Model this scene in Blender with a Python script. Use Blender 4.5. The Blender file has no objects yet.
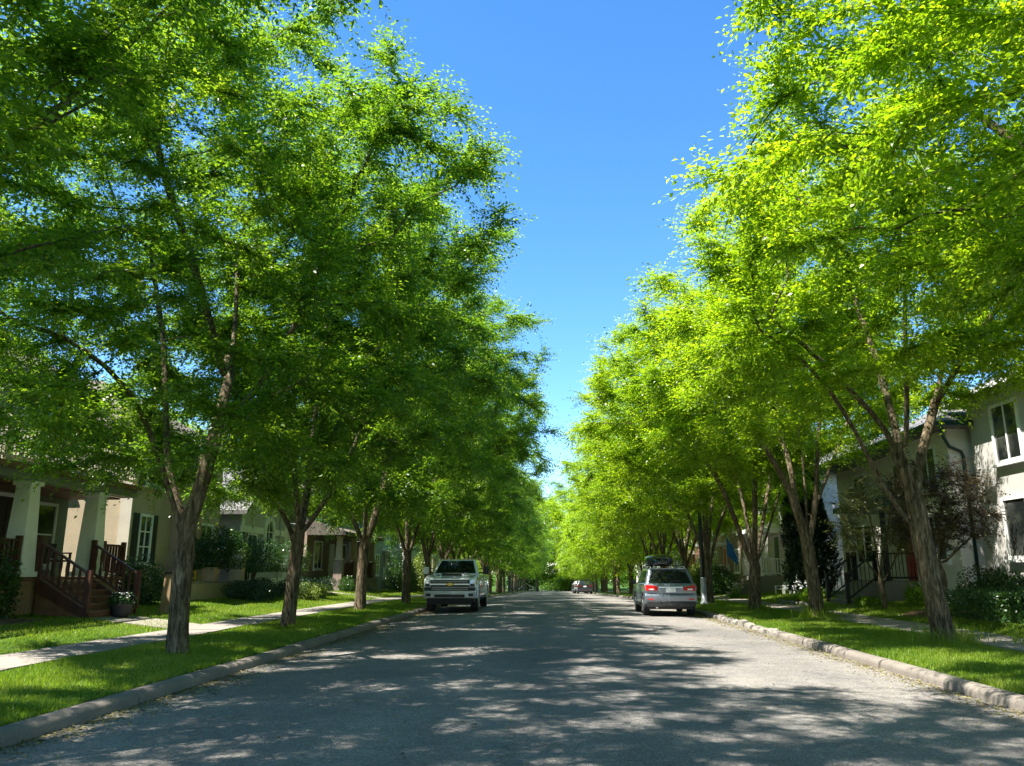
import bpy, bmesh, math, random
import numpy as np
from mathutils import Vector

# ------------------------------------------------------------------ scene, camera, light
scene = bpy.context.scene
COL = scene.collection
R_ = math.radians
PITCH, YAW, FPX, CAMH = R_(13.157), R_(2.857), 800.0, 1.58
cam_d = bpy.data.cameras.new('camera')
cam_d.sensor_width = 36.0
cam_d.lens = FPX / 1024 * 36.0
cam_d.clip_end = 3000
cam = bpy.data.objects.new('camera', cam_d)
COL.objects.link(cam)
cam.location = (0, 0, CAMH)
cam.rotation_euler = (R_(90) + PITCH, 0, YAW)
scene.camera = cam

SUN_EL = 61.0
SUN_FROM = 211.0          # degrees, direction on the ground the sun stands in (0 = +x, 90 = +y)
w = bpy.data.worlds.new('World')
scene.world = w
w.use_nodes = True
wn = w.node_tree
bg = wn.nodes['Background']
sky = wn.nodes.new('ShaderNodeTexSky')
sky.sky_type = 'NISHITA'
sky.sun_disc = False
sky.sun_elevation = R_(SUN_EL)
sky.sun_rotation = R_(90 - SUN_FROM)
sky.altitude = 1000
sky.air_density = 1.0
sky.dust_density = 0.05
sky.ozone_density = 4.0
hs = wn.nodes.new('ShaderNodeHueSaturation')
hs.inputs['Saturation'].default_value = 1.22
wn.links.new(sky.outputs[0], hs.inputs['Color'])
wn.links.new(hs.outputs[0], bg.inputs['Color'])
bg.inputs['Strength'].default_value = 0.112
sd = bpy.data.lights.new('sun', 'SUN')
sd.energy = 5.0
sd.angle = R_(0.53)
sd.color = (1.0, 0.95, 0.86)
sun = bpy.data.objects.new('sun', sd)
COL.objects.link(sun)
sun.rotation_euler = (R_(90 - SUN_EL), 0, R_(SUN_FROM + 90))
sun.location = (-20, -10, 40)
vs = scene.view_settings
vs.view_transform = 'Standard'
vs.look = 'None'
vs.gamma = 1
vs.exposure = 1.7
vs.use_curve_mapping = False
scene.cycles.max_bounces = 9
scene.cycles.diffuse_bounces = 5
scene.cycles.transmission_bounces = 6
scene.cycles.transparent_max_bounces = 6

rng = np.random.default_rng(7)
random.seed(7)

# ------------------------------------------------------------------ camera maths (pixel of the photo -> point at a known distance)
def _axes():
    F = np.array([-math.sin(YAW) * math.cos(PITCH), math.cos(YAW) * math.cos(PITCH), math.sin(PITCH)])
    Rr = np.array([math.cos(YAW), math.sin(YAW), 0.0])
    return Rr, np.cross(Rr, F), F
AX = _axes()
def at_y(px, py, Y):
    d = AX[0] * (px - 512) - AX[1] * (py - 383) + AX[2] * FPX
    return d * (Y / d[1]) + np.array([0, 0, CAMH])

# ------------------------------------------------------------------ terrain profile
KL, KR = -5.05, 5.38
def gz(y):
    y = np.asarray(y, float)
    t = np.clip((y - 22.0) / 40.0, 0, 1)
    ramp = 40.0 * (t ** 3 - t ** 4 / 2)          # smooth start of the slope
    z = -0.022 * (ramp + np.clip(y - 62.0, 0, 240.0))
    return z
CX = [-700, -60, -30, -16, -12.6, -11.0, -8.95, -7.45, -5.32, -5.26, -5.15, 5.48, 5.58, 5.66, 7.7, 9.1, 11.0, 13.0, 16, 30, 60, 700]
CZ = [1.2, 1.0, 0.8, 0.66, 0.58, 0.46, 0.22, 0.20, 0.125, 0.08, -0.08, -0.08, 0.08, 0.125, 0.22, 0.28, 0.55, 0.72, 0.8, 0.8, 1.0, 1.2]
def ground_z(x, y):
    return np.interp(x, CX, CZ) + gz(y)
def G(x, y):
    return float(ground_z(x, y))

# ------------------------------------------------------------------ node helpers
def new_mat(name):
    m = bpy.data.materials.new(name)
    m.use_nodes = True
    nt = m.node_tree
    b = nt.nodes['Principled BSDF']
    return m, nt, b
def N(nt, t, **kw):
    n = nt.nodes.new(t)
    for k, v in kw.items():
        setattr(n, k, v)
    return n
def noise(nt, scale, detail=4, rough=0.6, vec=None, dist=0.0):
    n = N(nt, 'ShaderNodeTexNoise')
    n.inputs['Scale'].default_value = scale
    n.inputs['Detail'].default_value = detail
    n.inputs['Roughness'].default_value = rough
    n.inputs['Distortion'].default_value = dist
    if vec is not None:
        nt.links.new(vec, n.inputs['Vector'])
    return n
def ramp(nt, fac, stops):
    r = N(nt, 'ShaderNodeValToRGB')
    e = r.color_ramp.elements
    while len(e) < len(stops):
        e.new(0.5)
    for el, (p, c) in zip(e, stops):
        el.position = p
        el.color = (*c, 1) if len(c) == 3 else c
    nt.links.new(fac, r.inputs['Fac'])
    return r
def objcoord(nt, scale=None):
    t = N(nt, 'ShaderNodeTexCoord')
    if scale is None:
        return t.outputs['Object']
    mp = N(nt, 'ShaderNodeMapping')
    mp.inputs['Scale'].default_value = scale
    nt.links.new(t.outputs['Object'], mp.inputs['Vector'])
    return mp.outputs['Vector']
def bump(nt, h, strength, dist, b, prev=None):
    n = N(nt, 'ShaderNodeBump')
    n.inputs['Strength'].default_value = strength
    n.inputs['Distance'].default_value = dist
    nt.links.new(h, n.inputs['Height'])
    if prev is not None:
        nt.links.new(prev, n.inputs['Normal'])
    nt.links.new(n.outputs['Normal'], b.inputs['Normal'])
    return n.outputs['Normal']
def mixc(nt, fac, a, b_, mode='MIX'):
    m = N(nt, 'ShaderNodeMix', data_type='RGBA', blend_type=mode)
    if isinstance(fac, (int, float)):
        m.inputs[0].default_value = fac
    else:
        nt.links.new(fac, m.inputs[0])
    for s, v in ((6, a), (7, b_)):
        if isinstance(v, tuple):
            m.inputs[s].default_value = (*v, 1)
        else:
            nt.links.new(v, m.inputs[s])
    return m.outputs[2]

def simple(name, col, rough=0.5, metal=0.0, var=0.12, scale=6.0, bmp=0.0, spec=0.5, coat=0.0):
    m, nt, b = new_mat(name)
    v = objcoord(nt)
    n = noise(nt, scale, 5, 0.6, v)
    lo = tuple(max(0, c * (1 - var)) for c in col)
    hi = tuple(min(1, c * (1 + var)) for c in col)
    r = ramp(nt, n.outputs['Fac'], [(0.3, lo), (0.7, hi)])
    nt.links.new(r.outputs['Color'], b.inputs['Base Color'])
    b.inputs['Roughness'].default_value = rough
    b.inputs['Metallic'].default_value = metal
    b.inputs['Specular IOR Level'].default_value = spec
    b.inputs['Coat Weight'].default_value = coat
    if bmp:
        n2 = noise(nt, scale * 8, 3, 0.6, v)
        bump(nt, n2.outputs['Fac'], bmp, 0.01, b)
    return m
def siding(name, col, lap=0.13):
    m, nt, b = new_mat(name)
    v = objcoord(nt)
    sep = N(nt, 'ShaderNodeSeparateXYZ')
    nt.links.new(v, sep.inputs[0])
    d = N(nt, 'ShaderNodeMath', operation='DIVIDE')
    nt.links.new(sep.outputs['Z'], d.inputs[0])
    d.inputs[1].default_value = lap
    fr = N(nt, 'ShaderNodeMath', operation='FRACT')
    nt.links.new(d.outputs[0], fr.inputs[0])
    inv = N(nt, 'ShaderNodeMath', operation='SUBTRACT')
    inv.inputs[0].default_value = 1.0
    nt.links.new(fr.outputs[0], inv.inputs[1])
    n = noise(nt, 3, 5, 0.6, v)
    r = ramp(nt, n.outputs['Fac'], [(0.3, tuple(c * .86 for c in col)), (0.7, col)])
    nt.links.new(r.outputs['Color'], b.inputs['Base Color'])
    b.inputs['Roughness'].default_value = 0.6
    bump(nt, inv.outputs[0], 0.9, 0.02, b)
    return m
def bricky(name, c1, c2, mortar, sc=1.0, bw=0.4, rh=0.14, rot=(0, 0, 0)):
    m, nt, b = new_mat(name)
    t = N(nt, 'ShaderNodeTexCoord')
    mp = N(nt, 'ShaderNodeMapping')
    mp.inputs['Rotation'].default_value = rot
    nt.links.new(t.outputs['Object'], mp.inputs['Vector'])
    br = N(nt, 'ShaderNodeTexBrick')
    br.inputs['Scale'].default_value = sc
    br.inputs['Color1'].default_value = (*c1, 1)
    br.inputs['Color2'].default_value = (*c2, 1)
    br.inputs['Mortar'].default_value = (*mortar, 1)
    br.inputs['Mortar Size'].default_value = 0.012
    br.inputs['Brick Width'].default_value = bw
    br.inputs['Row Height'].default_value = rh
    nt.links.new(mp.outputs[0], br.inputs['Vector'])
    n = noise(nt, 9, 5, 0.7, t.outputs['Object'])
    c = mixc(nt, 0.5, br.outputs['Color'], ramp(nt, n.outputs['Fac'], [(0.3, (.45, .45, .45)), (0.7, (1, 1, 1))]).outputs['Color'], 'MULTIPLY')
    nt.links.new(c, b.inputs['Base Color'])
    b.inputs['Roughness'].default_value = 0.85
    bump(nt, br.outputs['Fac'], -0.5, 0.01, b)
    return m
def leaf_mat(name, stops, transl, tfac=0.45, rough=0.36):
    m, nt, b = new_mat(name)
    a = N(nt, 'ShaderNodeAttribute', attribute_name='tint')
    r = ramp(nt, a.outputs['Fac'], stops)
    nt.links.new(r.outputs['Color'], b.inputs['Base Color'])
    b.inputs['Roughness'].default_value = rough
    b.inputs['Specular IOR Level'].default_value = 0.5
    tr = N(nt, 'ShaderNodeBsdfTranslucent')
    rt = ramp(nt, a.outputs['Fac'], transl)
    nt.links.new(rt.outputs['Color'], tr.inputs['Color'])
    mx = N(nt, 'ShaderNodeMixShader')
    mx.inputs[0].default_value = tfac
    nt.links.new(b.outputs[0], mx.inputs[1])
    nt.links.new(tr.outputs[0], mx.inputs[2])
    nt.links.new(mx.outputs[0], nt.nodes['Material Output'].inputs['Surface'])
    return m

M = {}
def make_materials():
    # asphalt: exposed aggregate, worn and stained
    m, nt, b = new_mat('asphalt')
    v = objcoord(nt)
    big = noise(nt, 0.35, 5, 0.65, v, 0.6)
    mid = noise(nt, 3.0, 6, 0.7, v)
    vor = N(nt, 'ShaderNodeTexVoronoi')
    vor.inputs['Scale'].default_value = 75
    nt.links.new(v, vor.inputs['Vector'])
    sepc = N(nt, 'ShaderNodeSeparateColor')
    nt.links.new(vor.outputs['Color'], sepc.inputs[0])
    agg = ramp(nt, sepc.outputs[0], [(0.0, (.13, .126, .122)), (0.5, (.20, .19, .178)), (0.82, (.25, .236, .218)), (1.0, (.36, .335, .31))])
    st = ramp(nt, big.outputs['Fac'], [(0.3, (.72, .72, .74)), (0.68, (1.12, 1.09, 1.05))])
    st2 = ramp(nt, mid.outputs['Fac'], [(0.3, (.82, .82, .82)), (0.7, (1.12, 1.12, 1.12))])
    c = mixc(nt, 1.0, agg.outputs['Color'], st.outputs['Color'], 'MULTIPLY')
    c = mixc(nt, 1.0, c, st2.outputs['Color'], 'MULTIPLY')
    # thin cracks
    cr = N(nt, 'ShaderNodeTexVoronoi', feature='DISTANCE_TO_EDGE')
    cr.inputs['Scale'].default_value = 0.23
    dn = noise(nt, 1.3, 5, 0.7, v)
    dv = N(nt, 'ShaderNodeVectorMath', operation='ADD')
    nt.links.new(v, dv.inputs[0])
    nt.links.new(dn.outputs['Color'], dv.inputs[1])
    nt.links.new(dv.outputs[0], cr.inputs['Vector'])
    cf = ramp(nt, cr.outputs['Distance'], [(0.0, (.35, .35, .35)), (0.0035, (1, 1, 1))])
    c = mixc(nt, 0.7, c, cf.outputs['Color'], 'MULTIPLY')
    trk = noise(nt, 1.0, 3, 0.5, objcoord(nt, (.55, .03, 1)))
    tr_ = ramp(nt, trk.outputs['Fac'], [(0.35, (.84, .84, .85)), (0.65, (1.1, 1.09, 1.07))])
    c = mixc(nt, 1.0, c, tr_.outputs['Color'], 'MULTIPLY')
    nt.links.new(c, b.inputs['Base Color'])
    b.inputs['Roughness'].default_value = 0.88
    b.inputs['Specular IOR Level'].default_value = 0.25
    bump(nt, vor.outputs['Distance'], 0.55, 0.006, b)
    M['asphalt'] = m
    # concrete
    def concrete(name, col, var=0.25):
        m, nt, b = new_mat(name)
        v = objcoord(nt)
        a = noise(nt, 1.1, 6, 0.7, v)
        s = noise(nt, 45, 3, 0.7, v)
        c1 = ramp(nt, a.outputs['Fac'], [(0.25, tuple(x * (1 - var) for x in col)), (0.7, col)])
        c2 = ramp(nt, s.outputs['Fac'], [(0.3, (.7, .7, .7)), (0.6, (1.08, 1.08, 1.08))])
        c = mixc(nt, 1.0, c1.outputs['Color'], c2.outputs['Color'], 'MULTIPLY')
        nt.links.new(c, b.inputs['Base Color'])
        b.inputs['Roughness'].default_value = 0.9
        bump(nt, s.outputs['Fac'], 0.5, 0.008, b)
        return m
    M['concrete'] = concrete('concrete', (.28, .25, .215))
    M['kerb'] = concrete('kerb_concrete', (.235, .205, .175), .4)
    M['kerb_stone'] = concrete('rough_kerb_concrete', (.27, .245, .215), .5)
    # soil / lawn ground
    m, nt, b = new_mat('lawn_ground')
    v = objcoord(nt)
    a = noise(nt, 0.8, 6, 0.7, v)
    s = noise(nt, 30, 4, 0.8, v)
    c1 = ramp(nt, a.outputs['Fac'], [(0.3, (.035, .075, .012)), (0.55, (.06, .12, .015)), (0.75, (.085, .13, .025))])
    c2 = ramp(nt, s.outputs['Fac'], [(0.3, (.5, .5, .5)), (0.65, (1.15, 1.15, 1.1))])
    nt.links.new(mixc(nt, 1.0, c1.outputs['Color'], c2.outputs['Color'], 'MULTIPLY'), b.inputs['Base Color'])
    b.inputs['Roughness'].default_value = 1.0
    b.inputs['Specular IOR Level'].default_value = 0.1
    bump(nt, s.outputs['Fac'], 0.8, 0.03, b)
    M['lawn'] = m
    M['mulch'] = simple('bark_mulch', (.10, .055, .03), 1.0, var=.5, scale=25, bmp=1.0)
    # bark
    m, nt, b = new_mat('bark')
    v = objcoord(nt, (7, 7, 1.3))
    a = noise(nt, 2.4, 6, 0.7, v, 0.8)
    v2 = objcoord(nt)
    big = noise(nt, 1.6, 4, 0.6, v2)
    c1 = ramp(nt, a.outputs['Fac'], [(0.36, (.030, .023, .015)), (0.52, (.15, .115, .078)), (0.7, (.36, .295, .215))])
    c2 = ramp(nt, big.outputs['Fac'], [(0.3, (.75, .8, .7)), (0.7, (1.1, 1.05, 1.0))])
    nt.links.new(mixc(nt, 1.0, c1.outputs['Color'], c2.outputs['Color'], 'MULTIPLY'), b.inputs['Base Color'])
    b.inputs['Roughness'].default_value = 0.95
    b.inputs['Specular IOR Level'].default_value = 0.15
    bump(nt, a.outputs['Fac'], 1.0, 0.05, b)
    M['bark'] = m
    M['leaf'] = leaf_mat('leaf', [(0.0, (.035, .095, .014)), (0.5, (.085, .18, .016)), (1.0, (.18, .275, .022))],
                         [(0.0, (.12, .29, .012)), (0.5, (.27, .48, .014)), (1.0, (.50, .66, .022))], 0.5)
    M['leaf_sunlit'] = leaf_mat('sunlit_leaf', [(0.0, (.065, .14, .010)), (0.5, (.15, .26, .012)), (1.0, (.26, .35, .018))],
                         [(0.0, (.21, .42, .008)), (0.5, (.44, .66, .010)), (1.0, (.66, .78, .015))], 0.5)  # same leaf as the left row, lighter: sunlight put into the colour
    M['leaf_dark'] = leaf_mat('shrub_leaf', [(0.0, (.012, .04, .010)), (0.6, (.03, .085, .015)), (1.0, (.06, .13, .02))],
                              [(0.0, (.03, .09, .01)), (1.0, (.12, .25, .02))], 0.25)
    M['leaf_lime'] = leaf_mat('lime_shrub_leaf', [(0.0, (.08, .14, .02)), (1.0, (.24, .30, .06))],
                              [(0.0, (.15, .26, .02)), (1.0, (.4, .5, .08))], 0.35)
    M['leaf_bronze'] = leaf_mat('bronze_leaf', [(0.0, (.03, .02, .012)), (0.6, (.07, .05, .025)), (1.0, (.10, .10, .03))],
                                [(0.0, (.09, .05, .02)), (1.0, (.20, .16, .04))], 0.3)
    M['leaf_pale'] = leaf_mat('pale_leaf', [(0.0, (.08, .10, .03)), (1.0, (.22, .22, .09))],
                              [(0.0, (.15, .18, .04)), (1.0, (.35, .36, .10))], 0.35)
    M['needle'] = leaf_mat('needle', [(0.0, (.010, .032, .012)), (1.0, (.028, .07, .022))],
                           [(0.0, (.02, .06, .01)), (1.0, (.05, .12, .02))], 0.12)
    M['blade'] = leaf_mat('grass_blade', [(0.0, (.07, .14, .010)), (0.6, (.17, .26, .014)), (1.0, (.30, .33, .06))],
                          [(0.0, (.16, .34, .010)), (0.6, (.38, .56, .015)), (1.0, (.55, .60, .09))], 0.42, .5)
    M['litter'] = leaf_mat('dry_leaf', [(0.0, (.12, .09, .04)), (0.5, (.30, .24, .11)), (1.0, (.30, .30, .10))],
                           [(0.0, (.12, .09, .04)), (1.0, (.3, .3, .1))], 0.2)
    M['petal'] = simple('white_petal', (.75, .75, .72), .6)
    M['white'] = simple('white_paint', (.78, .78, .75), .5, var=.06, scale=3)
    M['cream'] = simple('cream_paint', (.55, .50, .40), .6, var=.08, scale=3)
    M['white_siding'] = siding('white_siding', (.68, .66, .60))
    M['cream_siding'] = siding('cream_siding', (.76, .72, .63))
    M['green_siding'] = siding('green_grey_siding', (.20, .23, .17))
    M['grey_siding'] = siding('grey_siding', (.46, .44, .42))
    M['blue_siding'] = siding('blue_grey_siding', (.28, .33, .40))
    M['brown_siding'] = siding('brown_siding', (.27, .20, .14))
    M['tan_stucco'] = simple('tan_stucco', (.44, .36, .24), .95, var=.1, scale=2, bmp=.6)
    M['grey_stucco'] = simple('grey_stucco', (.45, .435, .405), .95, var=.08, scale=2, bmp=.6)
    M['pink_stucco'] = simple('warm_stucco', (.42, .29, .20), .95, var=.1, scale=2, bmp=.6)
    M['brick'] = bricky('brick', (.30, .13, .09), (.38, .20, .14), (.4, .37, .33), 1.0, .22, .075, (R_(90), 0, R_(90)))
    M['stone'] = bricky('stone_cladding', (.34, .26, .20), (.24, .18, .15), (.30, .27, .24), 1.0, .32, .14, (R_(90), 0, R_(90)))
    M['shingle'] = bricky('roof_shingle', (.16, .155, .15), (.22, .21, .20), (.08, .08, .08), 1.0, .3, .14)
    M['shingle_brown'] = bricky('brown_roof_shingle', (.15, .115, .09), (.20, .16, .12), (.07, .06, .05), 1.0, .3, .14)
    M['wood_red'] = simple('red_brown_stain', (.075, .026, .017), .55, var=.3, scale=5, bmp=.2)
    M['wood_tan'] = simple('tan_wood', (.30, .20, .10), .75, var=.2, scale=4, bmp=.3)
    M['wood_step'] = simple('stair_wood', (.17, .085, .045), .7, var=.3, scale=5, bmp=.3)
    M['dark_wood'] = simple('dark_wood', (.035, .025, .02), .6, var=.3)
    M['black_metal'] = simple('black_metal', (.02, .02, .02), .4, .3)
    M['green_metal'] = simple('dark_green_metal', (.015, .05, .045), .35, .3)
    M['dark_trim'] = simple('dark_trim', (.03, .035, .03), .6)
    M['pole_dark'] = simple('dark_pole_paint', (.03, .045, .042), .45, .2)
    M['pole_silver'] = simple('galvanised_pole', (.42, .44, .46), .4, .7)
    M['red_door'] = simple('red_door_paint', (.45, .03, .03), .4)
    M['green_door'] = simple('green_door_paint', (.04, .12, .08), .4)
    M['blue_flag'] = simple('blue_flag_cloth', (.02, .16, .62), .8)
    M['yellow'] = simple('yellow_plastic', (.70, .42, .02), .45)
    M['curtain'] = simple('curtain', (.35, .33, .3), .9)
    # window glass: glossy, dark room and patchy reflection painted into the colour
    m, nt, b = new_mat('window_glass')
    v = objcoord(nt)
    n = noise(nt, 1.2, 2, 0.5, v)
    r = ramp(nt, n.outputs['Fac'], [(0.4, (.014, .016, .017)), (0.55, (.05, .055, .05)), (0.62, (.13, .125, .11))])
    nt.links.new(r.outputs['Color'], b.inputs['Base Color'])
    b.inputs['Roughness'].default_value = 0.06
    b.inputs['Specular IOR Level'].default_value = 0.9
    nn = noise(nt, 2.5, 1, 0.3, v)
    bump(nt, nn.outputs['Fac'], 0.08, 0.02, b)
    M['glass'] = m
    # vehicle materials
    M['car_white'] = simple('white_car_paint', (.84, .85, .86), .25, 0, .03, 2, coat=1.0)
    M['car_silver'] = simple('silver_car_paint', (.19, .23, .28), .3, .35, .04, 2, coat=1.0)
    M['car_dark'] = simple('dark_car_paint', (.012, .014, .02), .25, .2, .05, 2, coat=1.0)
    M['car_grey'] = simple('grey_car_paint', (.42, .43, .44), .28, .5, .04, 2, coat=1.0)
    M['car_glass'] = simple('car_glass', (.012, .016, .016), .05, 0, .2, 2, spec=1.0)
    M['tyre'] = simple('tyre_rubber', (.018, .018, .018), .85, var=.2, scale=12)
    M['rim'] = simple('alloy_rim', (.5, .5, .52), .3, .9)
    M['chrome'] = simple('chrome', (.80, .81, .82), .28, .7, .03)
    M['silver_trim'] = simple('satin_silver_trim', (.62, .63, .64), .35, .25, .03)
    M['black_plastic'] = simple('black_plastic', (.018, .018, .019), .55)
    M['tail_red'] = simple('tail_lamp_red', (.55, .012, .012), .15, 0, .1, 8, coat=1.0)
    M['lamp_clear'] = simple('lamp_clear', (.75, .77, .79), .15, .2, .1, 8, coat=1.0)
    M['tail_dim'] = simple('dark_tail_lamp', (.10, .012, .012), .2)
    M['amber'] = simple('amber_lens', (.7, .25, .02), .2)
    M['gold'] = simple('gold_badge', (.62, .42, .10), .3, .8)
    M['plate'] = simple('licence_plate', (.85, .86, .87), .5)
    M['plate_mark'] = simple('licence_plate_red', (.35, .05, .05), .5)
    M['terracotta'] = simple('dark_pot', (.03, .028, .03), .6)
make_materials()

# ------------------------------------------------------------------ mesh builder
class MB:
    def __init__(s):
        s.v, s.f = [], []
    def add(s, vs_, fs_):
        o = len(s.v)
        s.v.extend([tuple(map(float, p)) for p in vs_])
        s.f.extend([tuple(i + o for i in f) for f in fs_])
    def box(s, x0, x1, y0, y1, z0, z1):
        s.hexa([(x0, y0, z0), (x1, y0, z0), (x1, y1, z0), (x0, y1, z0)], [(x0, y0, z1), (x1, y0, z1), (x1, y1, z1), (x0, y1, z1)])
    def hexa(s, b, t):
        s.add(list(b) + list(t), [(0, 3, 2, 1), (4, 5, 6, 7), (0, 1, 5, 4), (1, 2, 6, 5), (2, 3, 7, 6), (3, 0, 4, 7)])
    def obox(s, o, u, n, u0, u1, v0, v1, n0, n1):
        o, u, n = np.array(o, float), np.array(u, float), np.array(n, float)
        z = np.array([0, 0, 1.0])
        P = lambda a, b, c: o + u * a + z * b + n * c
        lo = [P(u0, v0, n0), P(u1, v0, n0), P(u1, v0, n1), P(u0, v0, n1)]
        hi = [P(u0, v1, n0), P(u1, v1, n0), P(u1, v1, n1), P(u0, v1, n1)]
        s.hexa(lo, hi)
    def prism(s, pts, a, b, axis='x'):
        """outline pts (2D) swept between coordinates a and b on axis."""
        n = len(pts)
        if axis == 'x':
            A = [(a, p, q) for p, q in pts]; B = [(b, p, q) for p, q in pts]
        elif axis == 'y':
            A = [(p, a, q) for p, q in pts]; B = [(p, b, q) for p, q in pts]
        else:
            A = [(p, q, a) for p, q in pts]; B = [(p, q, b) for p, q in pts]
        s.add(A + B, [tuple(range(n))[::-1], tuple(range(n, 2 * n))] + [(i, (i + 1) % n, n + (i + 1) % n, n + i) for i in range(n)])
    def cyl(s, p0, p1, r0, r1=None, n=12, cap=True):
        r1 = r0 if r1 is None else r1
        s.tube([p0, p1], [r0, r1], n, cap)
    def tube(s, pts, rad, n=8, cap=True):
        pts = np.array(pts, float)
        T = np.gradient(pts, axis=0)
        T /= np.linalg.norm(T, axis=1)[:, None] + 1e-9
        ref = np.array([1.0, 0, 0]) if abs(T[0][0]) < .8 else np.array([0, 1.0, 0])
        o = len(s.v)
        ang = np.arange(n) * 2 * math.pi / n
        for i, (p, t) in enumerate(zip(pts, T)):
            a = ref - t * (ref @ t)
            a /= np.linalg.norm(a) + 1e-9
            b = np.cross(t, a)
            ref = a
            ring = p + rad[i] * (np.cos(ang)[:, None] * a + np.sin(ang)[:, None] * b)
            s.v.extend(map(tuple, ring))
        for i in range(len(pts) - 1):
            for k in range(n):
                s.f.append((o + i * n + k, o + i * n + (k + 1) % n, o + (i + 1) * n + (k + 1) % n, o + (i + 1) * n + k))
        if cap:
            s.f.append(tuple(o + k for k in range(n))[::-1])
            s.f.append(tuple(o + (len(pts) - 1) * n + k for k in range(n)))
    def lathe(s, prof, c=(0, 0, 0), axis='z', n=20):
        o = len(s.v)
        for r, h in prof:
            for k in range(n):
                a = 2 * math.pi * k / n
                if axis == 'z':
                    s.v.append((c[0] + r * math.cos(a), c[1] + r * math.sin(a), c[2] + h))
                else:
                    s.v.append((c[0] + h, c[1] + r * math.cos(a), c[2] + r * math.sin(a)))
        for i in range(len(prof) - 1):
            for k in range(n):
                s.f.append((o + i * n + k, o + i * n + (k + 1) % n, o + (i + 1) * n + (k + 1) % n, o + (i + 1) * n + k))
        s.f.append(tuple(o + k for k in range(n))[::-1])
        s.f.append(tuple(o + (len(prof) - 1) * n + k for k in range(n)))
    def build(s, name, mat, parent=None, org=(0, 0, 0), smooth=False, bevel=0.0, seg=2):
        me = bpy.data.meshes.new(name)
        ox, oy, oz = org
        me.from_pydata([(x - ox, y - oy, z - oz) for x, y, z in s.v], [], s.f)
        bm = bmesh.new()
        bm.from_mesh(me)
        bmesh.ops.recalc_face_normals(bm, faces=bm.faces)
        bm.to_mesh(me)
        bm.free()
        me.materials.append(M[mat] if isinstance(mat, str) else mat)
        if smooth:
            me.polygons.foreach_set('use_smooth', [True] * len(me.polygons))
        o = bpy.data.objects.new(name, me)
        COL.objects.link(o)
        if parent is not None:
            o.parent = parent
        else:
            o.location = org
        if bevel:
            b = o.modifiers.new('bevel', 'BEVEL')
            b.width = bevel
            b.segments = seg
            b.limit_method = 'ANGLE'
            b.angle_limit = R_(35)
            if smooth is None or True:
                b.harden_normals = True
                me.polygons.foreach_set('use_smooth', [True] * len(me.polygons))
        return o

def tag(o, label, cat, group=None, kind=None):
    if label: o['label'] = label
    if cat: o['category'] = cat
    if group: o['group'] = group
    if kind: o['kind'] = kind
    return o
def empty(name, loc, label, cat, group=None, rz=0.0):
    o = bpy.data.objects.new(name, None)
    COL.objects.link(o)
    o.location = loc
    o.rotation_euler = (0, 0, rz)
    return tag(o, label, cat, group)
def struct(o):
    o['kind'] = 'structure'
    return o
def np_mesh(name, verts, loops_per_face, mat, tint=None, parent=None, loc=(0, 0, 0)):
    """faces all have loops_per_face corners and use consecutive vertices."""
    me = bpy.data.meshes.new(name)
    nv = len(verts)
    nf = nv // loops_per_face
    me.vertices.add(nv)
    me.vertices.foreach_set('co', np.ascontiguousarray(verts, np.float32).ravel())
    me.loops.add(nv)
    me.loops.foreach_set('vertex_index', np.arange(nv, dtype=np.int32))
    me.polygons.add(nf)
    me.polygons.foreach_set('loop_start', np.arange(nf, dtype=np.int32) * loops_per_face)
    if tint is not None:
        at = me.attributes.new('tint', 'FLOAT', 'FACE')
        at.data.foreach_set('value', np.ascontiguousarray(tint, np.float32))
    me.update(calc_edges=True)
    me.materials.append(M[mat])
    o = bpy.data.objects.new(name, me)
    COL.objects.link(o)
    o.location = loc
    if parent is not None:
        o.parent = parent
    return o

def leaves_geo(pos, axis, normal, length, width):
    """folded diamond leaves: pos (n,3) base, axis unit direction, normal unit, per-leaf length and width."""
    side = np.cross(axis, normal)
    side /= np.linalg.norm(side, axis=1)[:, None] + 1e-9
    nrm = np.cross(side, axis)
    L, W = length[:, None], width[:, None]
    mid = pos + axis * L * .42
    a = pos
    b = mid + side * W * .5 + nrm * W * .16
    c = pos + axis * L - nrm * L * .10
    d = mid - side * W * .5 + nrm * W * .16
    return np.stack([a, b, c, d], 1).reshape(-1, 3)
def unit(v):
    return v / (np.linalg.norm(v, axis=-1, keepdims=True) + 1e-9)

# ------------------------------------------------------------------ setting: ground, road, kerbs, pavements
def strip_sheet(name, xs, ys, zfun, mat, thick=None):
    v, f = [], []
    nx = len(xs)
    for y in ys:
        for x in xs:
            v.append((x, y, zfun(x, y)))
    for j in range(len(ys) - 1):
        for i in range(nx - 1):
            f.append((j * nx + i, j * nx + i + 1, (j + 1) * nx + i + 1, (j + 1) * nx + i))
    mb = MB()
    mb.v, mb.f = v, f
    o = mb.build(name, mat, smooth=True)
    return struct(o)
YS = sorted(set([-700, -300, -100, -40] + list(np.arange(-20, 110, 2.0)) + list(np.arange(110, 320, 10.0)) + [320, 360, 450, 600, 900, 1500]))
strip_sheet('ground', CX, YS, G, 'lawn')
RYS = [y for y in YS if -100 <= y <= 300]
strip_sheet('road', [KL - .06, -3.5, -1.5, 0.2, 2, 4, KR + .06], RYS, lambda x, y: float(gz(y)) + 0.03 * (1 - ((x - .165) / 5.2) ** 2) - 0.01, 'asphalt')

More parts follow.
